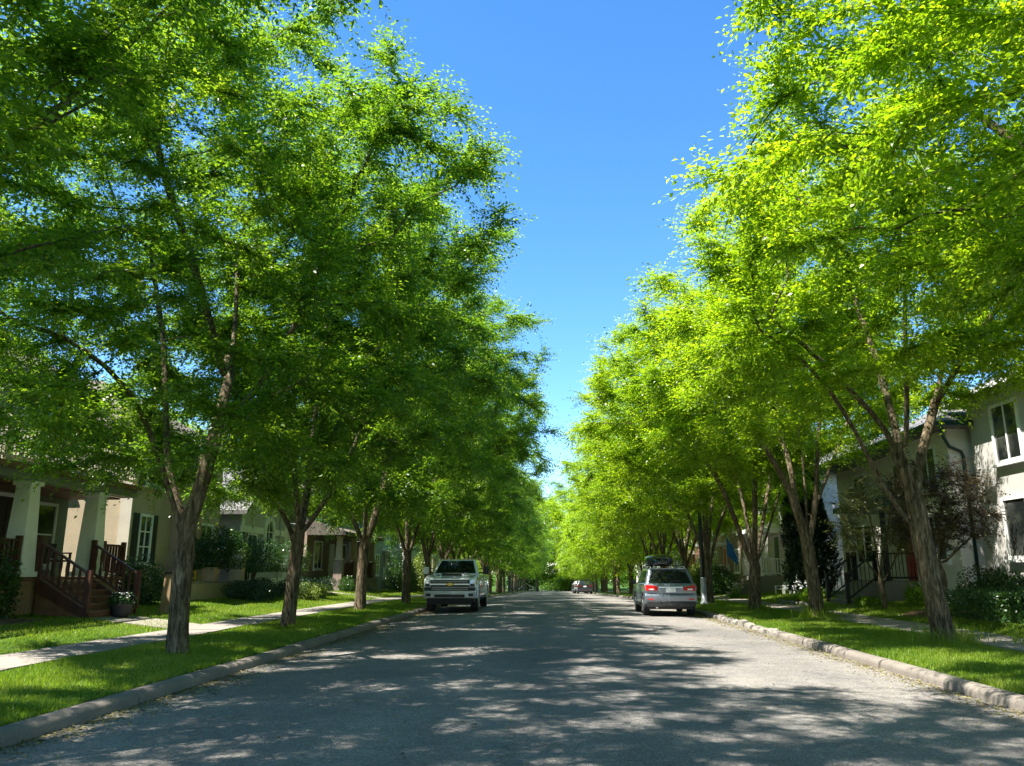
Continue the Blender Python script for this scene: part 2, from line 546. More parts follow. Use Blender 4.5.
def sweep_kerb(name, x_face, sgn, segs, mat, rough=0.0):
    """concrete kerb lengths; x_face is the road side; sgn +1 body extends to +x."""
    mb = MB()
    prof = [(0.0, -.06), (0.0, .05), (.012, .088), (.04, .115), (.085, .128), (.15, .13), (.21, .129), (.245, .118), (.25, -.06)]
    for (y0, y1) in segs:
        jx, jz = (rng.normal(0, .012 + rough), rng.normal(0, .006 + rough * .7))
        tw = rng.normal(0, rough * .6)
        n = max(2, int((y1 - y0) / (2.0 if not rough else .14)) + 1)
        yy = np.linspace(y0, y1, n)
        o = len(mb.v)
        for i, y in enumerate(yy):
            sh = 1.0
            if rough:
                e = min(i, n - 1 - i) / (n - 1)
                sh = min(1, .80 + e * 1.6)
            for (px, pz) in prof:
                r1, r2 = (rng.normal(0, rough * .5), rng.normal(0, rough * .5)) if rough else (rng.normal(0, .002), rng.normal(0, .002))
                cxp = .125 + (px - .125) * sh
                mb.v.append((x_face + sgn * (cxp + jx + r1 + tw * (i - n / 2) * .1), y, float(gz(y)) + (pz * sh if pz > 0 else pz) + jz + r2))
        k = len(prof)
        for i in range(n - 1):
            for j in range(k - 1):
                mb.f.append((o + i * k + j, o + i * k + j + 1, o + (i + 1) * k + j + 1, o + (i + 1) * k + j))
        mb.f.append(tuple(o + j for j in range(k)))
        mb.f.append(tuple(o + (n - 1) * k + j for j in range(k)))
    ob = mb.build(name, mat, smooth=True)
    mod = ob.modifiers.new('edge', 'EDGE_SPLIT')
    mod.split_angle = R_(50)
    return struct(ob)
def segs(y0, y1, L, gap=.012):
    out, y = [], y0
    while y < y1:
        l = L * (1 + rng.normal(0, .05))
        out.append((y, min(y1, y + l) - gap))
        y += l
    return out
sweep_kerb('kerb', KL, -1, segs(-30, 260, 3.1), 'kerb')
sweep_kerb('kerb', KR, 1, segs(-30, 20.6, 2.2), 'kerb')
sweep_kerb('kerb', KR, 1, segs(20.6, 28.5, .62, .05), 'kerb_stone', .022)
sweep_kerb('kerb', KR, 1, segs(28.5, 260, 3.0), 'kerb')

def pavement(x0, x1, ya, yb, name='pavement'):
    mb = MB()
    y = ya
    while y < yb:
        y1 = y + 1.5
        d = rng.normal(0, .004)
        b = [(x0, y + .006, G(x0, y) - .05), (x1, y + .006, G(x1, y) - .05), (x1, y1 - .006, G(x1, y1) - .05), (x0, y1 - .006, G(x0, y1) - .05)]
        t = [(p[0], p[1], p[2] + .05 + .025 + d) for p in b]
        mb.hexa(b, t)
        y = y1
    return struct(mb.build(name, 'concrete'))
pavement(-8.9, -7.7, -20, 200)
pavement(7.9, 9.05, -20, 200)
def front_walk(x0, x1, yc, wd):
    mb = MB()
    xs = np.arange(min(x0, x1), max(x0, x1), 1.2)
    for x in xs:
        xe = min(x + 1.19, max(x0, x1))
        y0, y1 = yc - wd / 2, yc + wd / 2
        b = [(x, y0, G(x, y0) - .05), (xe, y0, G(xe, y0) - .05), (xe, y1, G(xe, y1) - .05), (x, y1, G(x, y1) - .05)]
        mb.hexa(b, [(p[0], p[1], p[2] + .078) for p in b])
    struct(mb.build('front_path', 'concrete'))
front_walk(-11.3, -8.92, 19.9, 1.6)
front_walk(9.07, 10.2, 28.2, 1.5)
front_walk(-12.6, -8.92, 43, 1.4)
front_walk(9.07, 11.0, 45.5, 1.3)

# ------------------------------------------------------------------ trees
def colonize(limbs, env_fn, natt, seed, step=.42, infl=3.2, kill=.75, up=.12, iters=130):
    r = np.random.default_rng(seed)
    pos, par = [], []
    first = {}
    for li, (poly, start) in enumerate(limbs):
        poly = np.array(poly, float)
        d = np.r_[0, np.cumsum(np.linalg.norm(np.diff(poly, axis=0), axis=1))]
        n = max(2, int(d[-1] / step) + 1)
        # smooth resample
        tt = np.linspace(0, d[-1], n)
        pp = np.stack([np.interp(tt, d, poly[:, k]) for k in range(3)], 1)
        for _ in range(2):
            pp[1:-1] = pp[1:-1] * .5 + (pp[:-2] + pp[2:]) * .25
        base = -1 if start is None else first[start[0]][min(len(first[start[0]]) - 1, int(round(start[1] * (len(first[start[0]]) - 1))))]
        idx = []
        for i, p in enumerate(pp):
            if i == 0 and base >= 0:
                idx.append(base)
                continue
            pos.append(p)
            par.append(base if i == 0 else idx[-1])
            idx.append(len(pos) - 1)
        first[li] = idx
    pos = [np.array(p) for p in pos]
    att = env_fn(natt, r)
    P = np.array(pos)
    D = np.linalg.norm(att[:, None] - P[None], axis=2)
    near, nd = D.argmin(1), D.min(1)
    for it in range(iters):
        act = nd < infl
        if it < 6 and not act.any():
            act = nd < infl * 3
        if not act.any():
            break
        dirs = {}
        v = unit(att[act] - np.array(pos)[near[act]])
        nn = near[act]
        acc = np.zeros((len(pos), 3))
        np.add.at(acc, nn, v)
        g = np.unique(nn)
        dv = unit(unit(acc[g]) + np.array([0, 0, up]) + r.normal(0, .16, (len(g), 3)))
        newp = np.array(pos)[g] + dv * step
        # drop nodes that repeat an existing one
        ex = np.array(pos)
        ok = np.array([np.min(np.sum((ex - q) ** 2, 1)) > (step * .35) ** 2 for q in newp])
        if not ok.any():
            break
        newp, g = newp[ok], g[ok]
        o = len(pos)
        pos.extend(list(newp))
        par.extend(list(g))
        D = np.linalg.norm(att[:, None] - newp[None], axis=2)
        k, m = D.argmin(1), D.min(1)
        b = m < nd
        near[b] = o + k[b]
        nd[b] = m[b]
        keep = nd > kill
        att, near, nd = att[keep], near[keep], nd[keep]
        if len(att) == 0:
            break
    return np.array(pos), np.array(par)

def envelope(c, z0, z1, Rx, Ry, seed, prof=None, extra=()):
    prof = prof or ([0, .12, .35, .6, .8, 1.0], [.56, .80, .96, 1.0, .90, .46])
    rr = np.random.default_rng(seed + 99)
    ph = rr.uniform(0, 6.28, 6)
    def fn(n, r):
        t = r.uniform(0, 1, n * 3)
        w_ = np.interp(t, *prof)
        keep = r.uniform(0, 1, n * 3) < w_ ** 2
        t = t[keep][:n]
        w_ = np.interp(t, *prof)
        a = r.uniform(0, 2 * math.pi, len(t))
        lump = 1 + .07 * np.sin(2 * a + ph[0] + 3 * t) + .07 * np.sin(3 * a + ph[1] - 7 * t) + .08 * np.sin(5 * a + ph[2] + 11 * t) + .05 * np.sin(17 * t + ph[3])
        lo = np.interp(t, [0, .3, .6, 1], [.50, .36, .10, .0])
        rad = np.sqrt(lo + (1 - lo) * r.uniform(0, 1, len(t))) * w_ * lump
        add = [np.array(ec) + unit(r.normal(size=(en, 3))) * np.cbrt(r.uniform(0, 1, (en, 1))) * np.array(er) for (ec, er, en) in extra]
        return np.concatenate(add + [np.stack([c[0] + Rx * rad * np.cos(a), c[1] + Ry * rad * np.sin(a), z0 + t * (z1 - z0) - .12 * (rad * Rx) ** 2 / max(Rx, .1) * .35], 1)])
    return fn

def tree_meshes(limbs, env_fn, natt, seed, r_base, nleaf, leaf_len, sides=9, step=.42, r_tip=.006, leaf_r=.035, flare=1.16, kill=.75):
    r = np.random.default_rng(seed + 5)
    P, par = colonize(limbs, env_fn, natt, seed, step=step, kill=kill)
    n = len(P)
    ch = [[] for _ in range(n)]
    for i in range(n):
        if par[i] >= 0:
            ch[par[i]].append(i)
    order = []
    st = [i for i in range(n) if par[i] < 0]
    while st:
        i = st.pop()
        order.append(i)
        st.extend(ch[i])
    E = 2.25
    rad = np.zeros(n)
    tips = np.zeros(n)
    for i in reversed(order):
        if not ch[i]:
            rad[i] = r_tip
            tips[i] = 1
        else:
            rad[i] = sum(rad[c] ** E for c in ch[i]) ** (1 / E) * 1.004
            tips[i] = sum(tips[c] for c in ch[i])
    root = order[0]
    q = math.log(r_base / r_tip) / math.log(rad[root] / r_tip)
    rad = r_tip * (rad / r_tip) ** q
    # trunk + branches mesh
    mb = MB()
    starts = [root]
    while starts:
        s = starts.pop()
        chain = [s]
        while ch[chain[-1]]:
            cs = sorted(ch[chain[-1]], key=lambda c: -rad[c])
            starts.extend(cs[1:])
            chain.append(cs[0])
        pts = [P[c] for c in chain]
        rr = [rad[c] for c in chain]
        if par[s] >= 0:
            p0 = P[par[s]]
            pts = [p0 + (pts[0] - p0) * .02] + pts
            rr = [min(rad[par[s]] * .9, rr[0] * 1.15)] + rr
        else:
            # root flare
            for k in range(min(3, len(rr))):
                rr[k] *= (flare, 1.04, 1.0)[k]
            pts = [pts[0] - np.array([0, 0, .25])] + pts
            rr = [rr[0] * 1.1] + rr
        if len(pts) < 2:
            continue
        mx = max(rr)
        mb.tube(pts, rr, sides + 3 if mx > .1 else (6 if mx > .035 else (4 if mx > .014 else 3)), cap=False)
    # leaf sprays on thin wood
    thin = np.where(rad < leaf_r)[0]
    wgt = np.where(rad[thin] < .02, 1.0, .45) * (r.uniform(0, 1, len(thin)) < .66) * r.uniform(.6, 1.4, len(thin))
    per = 10
    ns = nleaf // per
    pick = r.choice(thin, ns, p=wgt / wgt.sum())
    base = P[pick]
    pd = unit(base - P[np.maximum(par[pick], 0)] + 1e-6)
    base = base - (base - P[np.maximum(par[pick], 0)]) * r.uniform(0, 1, (ns, 1))
    d = unit((pd * .7 + r.normal(0, .62, (ns, 3))) * np.array([1, 1, .5]) + np.array([0, 0, .04]))
    SL = r.uniform(.3, .85, ns) * (leaf_len / .085) ** .6
    stint = r.normal(0, .13, ns) + .13 * np.sin(base @ np.array([1.1, .7, 1.6]) + seed) * np.sin(base @ np.array([-.8, 1.3, .9]))
    k = np.arange(per)
    tpos = (k + .6) / per
    pp = base[:, None] + d[:, None] * (SL[:, None] * tpos[None])[..., None]
    pp = pp - np.array([0, 0, 1.0]) * ((SL[:, None] * tpos[None]) ** 2 * .28)[..., None]
    up = np.array([0, 0, 1.0])
    sd_ = unit(np.cross(d, up) + 1e-4)
    sgn = np.where(k % 2 == 0, 1.0, -1.0)
    ax = unit(d[:, None] * .7 + sd_[:, None] * sgn[None, :, None] * .85 + r.normal(0, .28, (ns, per, 3)) + np.array([0, 0, -.22]))
    nr = unit(up + r.normal(0, .6, (ns, per, 3)) + d[:, None] * .15)
    L = leaf_len * r.uniform(.65, 1.25, (ns, per))
    W = L * r.uniform(.42, .58, (ns, per))
    tint = np.clip(.5 + stint[:, None] + r.normal(0, .17, (ns, per)), 0, 1)
    geo = leaves_geo(pp.reshape(-1, 3), ax.reshape(-1, 3), nr.reshape(-1, 3), L.ravel(), W.ravel())
    # the green stem each spray hangs on
    end = pp[:, -1] - base
    sl = np.linalg.norm(end, axis=1)
    stem = leaves_geo(base, end / (sl[:, None] + 1e-9), unit(up + r.normal(0, .6, (ns, 3))), sl, np.full(ns, .008 + .05 * leaf_len))
    return mb, np.concatenate([geo, stem]), np.concatenate([tint.ravel(), np.full(ns, .05)])

def make_tree(loc, label, group, limbs, env_fn, natt, seed, r_base, nleaf, leaf_len=.095, mat='leaf', name='street_tree', **kw):
    mb, geo, tint = tree_meshes(limbs, env_fn, natt, seed, r_base, nleaf, leaf_len, **kw)
    root = empty(name, loc, label, 'tree', group)
    mb.build('trunk', 'bark', root, smooth=True)
    np_mesh('crown', geo, 4, mat, tint, root)
    return root
def copy_tree_obj(src, loc, rz, sc, label, group):
    c = src.copy()
    COL.objects.link(c)
    c.location = loc
    c.rotation_euler = (0, 0, rz)
    c.scale = sc
    c['label'] = label
    if group: c['group'] = group
    for ch_ in src.children:
        k = ch_.copy()
        COL.objects.link(k)
        k.parent = c
    return c
def px_limb(base, Y, pts):
    """pixel polyline with depth offsets -> local points relative to the tree's base."""
    out = []
    for (x, y, dy) in pts:
        out.append(at_y(x, y, Y + dy) - base)
    return out
def generic_limbs(seed, h=2.3, n=6, top=10.5, spread=3.6, lean=(0, 0)):
    r = np.random.default_rng(seed)
    limbs = [([(0, 0, 0), (lean[0] * .4 + r.normal(0, .05), lean[1] * .4, h * .5), (lean[0], lean[1], h)], None)]
    a0 = r.uniform(0, 6.28)
    for k in range(n):
        a = a0 + k * 2 * math.pi / n + r.normal(0, .25)
        s = spread * r.uniform(.55, 1.15)
        hh = top * r.uniform(.72, 1.0)
        f = r.uniform(.62, 1.0)
        z0 = h * f
        limbs.append(([(lean[0] * f, lean[1] * f, z0), (lean[0] + s * .2 * math.cos(a), lean[1] + s * .2 * math.sin(a), z0 + (hh - z0) * .3),
                       (lean[0] + s * .55 * math.cos(a), lean[1] + s * .55 * math.sin(a), z0 + (hh - z0) * .66),
                       (lean[0] + s * math.cos(a), lean[1] + s * math.sin(a), hh)], (0, f)))
    return limbs

ORD = ['first', 'second', 'third', 'fourth', 'fifth', 'sixth', 'seventh', 'eighth', 'ninth', 'tenth', 'eleventh', 'twelfth', 'thirteenth', 'fourteenth',
       'fifteenth', 'sixteenth', 'seventeenth', 'eighteenth', 'nineteenth', 'twentieth', 'twenty-first', 'twenty-second', 'twenty-third', 'twenty-fourth',
       'twenty-fifth', 'twenty-sixth', 'twenty-seventh', 'twenty-eighth', 'twenty-ninth', 'thirtieth', 'thirty-first', 'thirty-second', 'thirty-third', 'thirty-fourth']
GL = "street trees on the pickup's side of the road"
GR = "street trees on the hatchback's side of the road"
def trees():
    def base(x, y):
        return np.array([x, y, G(x, y)])
    # --- left row heroes
    b = base(-6.8, 5.4)
    l0 = generic_limbs(11, 2.4, 6, 11.0, 3.9)
    l0.append(([np.array((0, 0, 2.2)), np.array((.1, .9, 3.6)), at_y(-50, 185, 6.6) - b, at_y(45, 120, 7.4) - b, at_y(120, 55, 7.9) - b, at_y(175, 0, 8.3) - b], (0, .9)))
    l0.append(([at_y(-50, 185, 6.6) - b, at_y(15, 140, 7.3) - b, at_y(75, 110, 7.9) - b, at_y(140, 75, 8.6) - b], (len(l0) - 1, .45)))
    l0.append(([np.array((0, 0, 2.0)), np.array((-.1, .9, 3.0)), at_y(-40, 265, 6.8) - b, at_y(60, 240, 7.8) - b, at_y(130, 225, 8.6) - b], (0, .85)))
    make_tree(tuple(b), 'leafy street tree whose bare lower limbs reach in from the top left edge', GL,
              l0, envelope((.8, -.1, 0), 4.5, 13.2, 6.2, 5.6, 11, prof=([0, .2, .45, .62, .9, 1.0], [.28, .45, .66, 1.0, .95, .5]),
                           extra=[(at_y(60, 60, 8.2) - b, (1.5, 1.2, .9), 90), (at_y(30, 260, 8.2) - b, (1.2, 1.0, .5), 50), (at_y(200, 25, 8.4) - b, (.9, .8, .6), 45), (np.array((.6, .2, 10.5)), (2.6, 2.6, 1.6), 220)]),  # unseen crown top widened, and last blob added, to shade the road
              2000, 11, .2, 210000, .086, kill=.62)
    b = base(-6.44, 14.09)
    Y = b[1]
    limbs = [(px_limb(b, Y, [(177, 654, 0), (178, 620, 0), (181, 585, 0), (186, 545, 0), (187, 528, 0)]), None),
             (px_limb(b, Y, [(186, 545, 0), (172, 500, -.2), (158, 455, -.3), (143, 410, -.6), (110, 365, -1.0), (60, 335, -1.4)]), (0, .85)),
             (px_limb(b, Y, [(187, 528, 0), (168, 480, .3), (166, 420, .8), (164, 340, 1.2), (150, 250, 1.8)]), (0, 1)),
             (px_limb(b, Y, [(187, 528, 0), (204, 480, 0), (213, 440, .1), (228, 390, .6), (236, 320, 1.5), (238, 240, 2.2)]), (0, 1)),
             (px_limb(b, Y, [(204, 480, 0), (222, 425, -.3), (262, 385, -.8), (292, 335, -1.2), (318, 270, -1.6)]), (3, .25)),
             (px_limb(b, Y, [(213, 440, .1), (250, 405, .9), (300, 385, 1.8), (350, 350, 2.6)]), (3, .4)),
             (px_limb(b, Y, [(228, 390, .6), (212, 330, -.6), (190, 250, -1.4), (158, 160, -2.0), (150, 90, -2.2)]), (3, .55))]
    make_tree(tuple(b), 'thick-trunked street tree forking low in front of the porch stairs', GL, limbs,
              envelope((-.1, 0, 0), 2.9, 12.8, 5.3, 5.2, 21, prof=([0, .12, .35, .6, .8, 1.0], [.58, .82, .96, .98, .76, .22]), extra=[(at_y(50, 440, 13.2) - b, (1.6, 1.2, .7), 100), (at_y(105, 400, 12.8) - b, (1.2, 1.2, .6), 50), (at_y(20, 350, 13) - b, (1.6, 1.4, 1.0), 60)]),
              1900, 21, .168, 300000, .083, kill=.62)
    b = base(-6.62, 20.9)
    Y = b[1]
    limbs = [(px_limb(b, Y, [(287, 628, 0), (291, 600, 0), (295, 565, 0), (299, 535, 0)]), None),
             (px_limb(b, Y, [(297, 545, 0), (284, 515, .3), (272, 492, .6), (258, 450, 1.0), (240, 390, 1.4)]), (0, .9)),
             (px_limb(b, Y, [(299, 535, 0), (296, 490, -.4), (292, 440, -.8), (296, 370, -1.2), (290, 260, -1.6)]), (0, 1)),
             (px_limb(b, Y, [(299, 535, 0), (308, 490, .3), (312, 440, .6), (322, 360, .8), (335, 260, 1.0)]), (0, 1)),
             (px_limb(b, Y, [(298, 540, 0), (314, 515, 0), (332, 495, .2), (352, 450, .6), (385, 380, 1.0), (420, 300, 1.4)]), (0, .95)),
             (px_limb(b, Y, [(308, 490, .3), (330, 440, -1.0), (370, 370, -1.6), (400, 300, -2.2)]), (3, .3))]
    make_tree(tuple(b), 'street tree standing in front of the grey house with the arched window', GL, limbs,
              envelope((.45, 0, 0), 3.0, 13.2, 5.7, 5.2, 31, prof=([0, .12, .35, .6, .8, 1.0], [.58, .84, 1.0, .98, .76, .25])), 1700, 31, .175, 290000, .085, kill=.64)
    b = base(-6.9, 29.2)
    Y = b[1]
    limbs = [(px_limb(b, Y, [(360, 610, 0), (361, 585, 0), (363, 560, 0), (364, 548, 0)]), None),
             (px_limb(b, Y, [(364, 548, 0), (354, 520, 0), (344, 490, .3), (330, 450, .6), (318, 400, 1.0)]), (0, 1)),
             (px_limb(b, Y, [(364, 548, 0), (366, 510, -.6), (366, 460, -1.0), (372, 380, -1.4)]), (0, 1)),
             (px_limb(b, Y, [(364, 548, 0), (376, 515, 0), (384, 480, .6), (400, 420, 1.0), (430, 350, 1.4)]), (0, 1)),
             (px_limb(b, Y, [(376, 515, 0), (392, 480, -.6), (425, 430, -1.0), (460, 370, -1.2)]), (3, .35))]
    make_tree(tuple(b), 'street tree in front of the brown stone-pillared porch, just before the white pickup', GL, limbs,
              envelope((.8, 0, 0), 2.9, 13.2, 6.1, 5.3, 41), 1500, 41, .195, 250000, .092, kill=.64)
    # --- right row heroes
    b = base(7.5, 8.3)
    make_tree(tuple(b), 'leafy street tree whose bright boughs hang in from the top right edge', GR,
              generic_limbs(12, 2.4, 7, 9.6, 3.6), envelope((.1, 0.4, 0), 4.4, 12.2, 5.3, 5.0, 12), 1700, 12, .2, 195000, .087, kill=.6, mat='leaf_sunlit')
    b = base(7.45, 16.4)
    Y = b[1]
    limbs = [(px_limb(b, Y, [(945, 643, 0), (938, 610, 0), (930, 575, 0), (921, 535, 0), (917, 510, 0)]), None),
             (px_limb(b, Y, [(917, 510, 0), (914, 480, .1), (922, 450, .3), (934, 410, .5), (943, 365, .8), (960, 290, 1.2)]), (0, 1)),
             (px_limb(b, Y, [(917, 510, 0), (904, 465, 0), (885, 425, -.1), (845, 385, -.5), (800, 340, -1.0), (770, 318, -1.3)]), (0, 1)),
             (px_limb(b, Y, [(921, 535, 0), (893, 505, -.2), (868, 455, -.6), (838, 400, -1.0), (800, 355, -1.6), (760, 330, -2.0)]), (0, .82)),
             (px_limb(b, Y, [(904, 465, 0), (893, 420, .5), (880, 370, 1.0), (858, 310, 1.6), (840, 230, 2.0)]), (2, .25)),
             (px_limb(b, Y, [(904, 465, 0), (908, 415, -.5), (905, 360, -1.0), (905, 270, -1.4)]), (2, .25)),
             (px_limb(b, Y, [(934, 410, .5), (965, 350, -.6), (1005, 300, -1.0), (1040, 230, -1.4)]), (1, .45))]
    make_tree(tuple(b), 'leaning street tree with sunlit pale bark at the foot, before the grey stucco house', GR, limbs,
              envelope((-.75, 0, 0), 4.6, 10.2, 4.6, 4.9, 22, prof=([0, .12, .35, .6, .8, 1.0], [.56, .82, 1.0, .95, .72, .25]), extra=[(at_y(725, 345, 15.4) - b, (1.0, 1.2, 1.0), 60), (at_y(990, 335, 15.5) - b, (1.8, 1.4, .7), 110)]), 1600, 22, .195, 200000, .086, kill=.62, mat='leaf_sunlit')
    b = base(7.69, 24.6)
    Y = b[1]
    limbs = [(px_limb(b, Y, [(818, 618, 0), (816, 595, 0), (811, 570, 0), (808, 548, 0)]), None),
             (px_limb(b, Y, [(808, 548, 0), (798, 510, 0), (780, 470, -.3), (745, 420, -.8), (712, 396, -1.0)]), (0, 1)),
             (px_limb(b, Y, [(808, 548, 0), (806, 500, .5), (802, 450, .9), (790, 380, 1.2)]), (0, 1)),
             (px_limb(b, Y, [(808, 548, 0), (816, 505, 0), (817, 460, -.4), (822, 390, -.8)]), (0, 1)),
             (px_limb(b, Y, [(798, 510, 0), (788, 455, 1.0), (765, 400, 1.5), (740, 330, 2.0)]), (1, .25)),
             (px_limb(b, Y, [(816, 505, 0), (835, 455, .8), (855, 400, 1.4)]), (3, .3))]
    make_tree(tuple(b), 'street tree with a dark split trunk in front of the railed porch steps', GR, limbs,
              envelope((-.9, 0, 0), 4.6, 11.0, 4.9, 4.8, 32), 1450, 32, .195, 175000, .090, kill=.64, mat='leaf_sunlit')
    b = base(7.1, 29.6)
    Y = b[1]
    limbs = [(px_limb(b, Y, [(755, 610, 0), (755, 585, 0), (755, 568, 0)]), None),
             (px_limb(b, Y, [(755, 572, 0), (742, 540, 0), (728, 500, -.3), (712, 468, -.6), (688, 440, -1.0)]), (0, .9)),
             (px_limb(b, Y, [(755, 568, 0), (748, 525, .3), (738, 480, .6), (722, 420, 1.0)]), (0, 1)),
             (px_limb(b, Y, [(755, 568, 0), (755, 520, -.4), (754, 460, -.7), (750, 380, -1.0)]), (0, 1)),
             (px_limb(b, Y, [(755, 568, 0), (767, 535, .2), (780, 490, .6), (800, 430, 1.0)]), (0, 1)),
             (px_limb(b, Y, [(755, 568, 0), (762, 525, .8), (770, 480, 1.4), (778, 400, 2.0)]), (0, 1))]
    make_tree(tuple(b), 'many-stemmed street tree between the lamp post and the dark conifer', GR, limbs,
              envelope((-1.1, 0, 0), 4.1, 11.1, 5.4, 5.0, 42), 1450, 42, .20, 185000, .094, kill=.66, mat='leaf_sunlit')
    # --- shared kinds for the rest of the rows
    mids = {}
    for (x, y, sd_, lab, g, mt, z0, z1) in ((-6.6, 36.9, 51, "street tree behind the white pickup's near wing mirror, fifth in the pickup's row", GL, 'leaf', 3.0, 12.8),
                                            (-6.8, 44.4, 53, "street tree behind the white pickup's cab, sixth in the pickup's row", GL, 'leaf', 3.0, 12.6),
                                            (6.9, 37.0, 52, 'street tree just beyond the lamp post, fifth in the hatchback row', GR, 'leaf_sunlit', 3.7, 11.2),
                                            (7.1, 44.5, 54, 'street tree behind the silver hatchback, sixth in the hatchback row', GR, 'leaf_sunlit', 3.6, 11.3)):
        mids.setdefault(g, []).append(make_tree((x, y, G(x, y)), lab, g, generic_limbs(sd_, 2.2, 6, 10.0, 3.6), envelope((0, 0, 0), z0, z1, 6.1, 5.6, sd_), 1200, sd_, .19, 150000, .115, kill=.68, mat=mt))
    fars = {}
    for (x, y, sd_, lab, g, mt, z1) in ((-6.8, 74.5, 61, "distant street tree, tenth from the viewer in the pickup's row", GL, 'leaf', 12.6),
                                        (7.0, 74.3, 62, 'distant street tree, tenth from the viewer in the hatchback row', GR, 'leaf_sunlit', 11.4)):
        fars[g] = make_tree((x, y, G(x, y)), lab, g, generic_limbs(sd_, 2.2, 5, 9.5, 3.4), envelope((0, 0, 0), 2.9, z1, 6.5, 5.8, sd_), 520, sd_, .2, 42000, .19, step=.6, kill=1.0, leaf_r=.05, mat=mt)
    r = np.random.default_rng(3)
    for side, X, g, word in ((-1, -6.8, GL, "the pickup's row"), (1, 7.0, GR, 'the hatchback row')):
        # behind the viewer (they shade the road in front)
        for k, y in enumerate((-2.0, -9.5)):
            copy_tree_obj(mids[g][k % 2], (X, y, G(X, y)), r.uniform(0, 6.28), (1, 1, 1.0), 'street tree behind the viewer, %s one in %s' % (('nearer', 'farther')[k], word), g)
        y, k = 52.0, 6
        while y < 198:
            if not (abs(y - 74.4) < 2):
                src = mids[g][k % 2] if y < 66 else fars[g]
                s = r.uniform(.9, 1.06)
                xx = X + r.normal(0, .25)
                copy_tree_obj(src, (xx, y, G(xx, y)), r.uniform(0, 6.28), (s, s, s * r.uniform(.94, 1.05) ),
                              '%sstreet tree, %s from the viewer in %s' % ('' if y < 66 else 'distant ', ORD[k], word), g)
            y += 7.55 + r.normal(0, .35)
            k += 1
    # trees closing the far end of the street and trees behind the houses
    for k, (x, y, s, lab) in enumerate(((-13, 205, 1.5, 'hazy tree closing the far end of the street, on the pickup side'), (-4, 205, 2.2, 'hazy tree closing the far end of the street, nearest the middle'), (1, 235, 2.6, 'hazy tree rising straight behind the road end'),
                                        (5, 214, 2.2, 'hazy tree closing the far end of the street, seen over the parked dark cars'), (13, 212, 1.5, 'hazy tree closing the far end of the street, on the hatchback side'))):
        copy_tree_obj(fars[(GL, GR)[k % 2]], (x, y, G(x, y) - .3), k * 1.3, (s, s, s), lab, 'trees closing the far end')
    for k, (x, y, s, lab) in enumerate(((-26, 27, 1.0, 'garden tree rising behind the tan stucco house'), (-25, 44, .95, 'garden tree rising behind the grey house with the arched window'),
                                        (-24, 60, 1.0, 'garden tree rising behind the brown porch house'), (27, 32, .9, 'garden tree rising behind the cream house'),
                                        (24, 50, .95, 'garden tree rising behind the white house with the blue flag'), (24, 72, 1.0, 'garden tree rising behind the brick-fronted house'),
                                        (-24, 84, 1.0, 'garden tree rising behind the white house beyond the pickup'))):
        copy_tree_obj(fars[(GL, GR)[k % 2]], (x, y, G(x, y) - .1), k * 2.1, (s, s, s), lab, 'garden trees behind the houses')
trees()

# ------------------------------------------------------------------ shrubs and small plants
def scatter_bush(n, seed, shape, size, leaf, lumps=7, flat=False):
    """local leaf positions on / inside a lumpy bush standing on z = 0."""
    r = np.random.default_rng(seed)
    sx, sy, sz = size
    if shape == 'box':
        # clipped hedge: leaves near its faces
        p = r.uniform(-1, 1, (n, 3))
        ax = r.integers(0, 3, n)
        p[np.arange(n), ax] = np.sign(r.normal(size=n)) * r.uniform(.82, 1.04, n)
        nrm = np.zeros((n, 3))
        nrm[np.arange(n), ax] = np.sign(p[np.arange(n), ax])
        pos = p * np.array([sx, sy, sz / 2]) + np.array([0, 0, sz / 2])
        pos += .05 * np.sin(pos[:, [1, 0, 0]] * 5 + seed)
    else:
        C = r.normal(0, .38, (lumps, 3))
        C[:, 2] = np.abs(C[:, 2])
        rad = r.uniform(.38, .62, lumps)
        k = r.integers(0, lumps, n)
        d = unit(r.normal(size=(n, 3)))
        q = C[k] + d * (rad[k] * np.cbrt(r.uniform(.3, 1.1, n)))[:, None]
        nrm = d
        q[:, 2] = np.abs(q[:, 2] + .25)
        pos = q * np.array([sx, sy, sz * .72])
    pos[:, 2] = np.maximum(pos[:, 2], .03)
    ax = unit(nrm * .7 + r.normal(0, .55, (n, 3)) + np.array([0, 0, .1]))
    nr = unit(nrm + r.normal(0, .5, (n, 3)) + np.array([0, 0, .6]))
    L = leaf * r.uniform(.6, 1.3, n)
    return leaves_geo(pos, ax, nr, L, L * .5), np.clip(.5 + r.normal(0, .22, n), 0, 1)
def bush(name, loc, size, n, leaf, mat, label, cat='shrub', group=None, shape='lump', seed=0, stems=5, lift=0.0, stem_mat='bark'):
    z = G(loc[0], loc[1]) if len(loc) < 3 else loc[2]
    root = empty(name, (loc[0], loc[1], z), label, cat, group)
    geo, tint = scatter_bush(n, seed, shape, size, leaf)
    geo = geo + np.array([0, 0, lift])
    np_mesh('foliage', geo, 4, mat, tint, root)
    if stems:
        r = np.random.default_rng(seed + 1)
        mb = MB()
        for k in range(stems):
            a = r.uniform(0, 6.28)
            rr = r.uniform(.15, .7)
            top = (size[0] * rr * math.cos(a), size[1] * rr * math.sin(a), lift + size[2] * r.uniform(.35, .7))
            mid = (top[0] * .4 + r.normal(0, .05), top[1] * .4, top[2] * .5)
            mb.tube([(top[0] * .08, top[1] * .08, -.1), mid, top], [.035, .024, .01], 5, False)
        mb.build('stem', stem_mat, root, smooth=True)
    return root

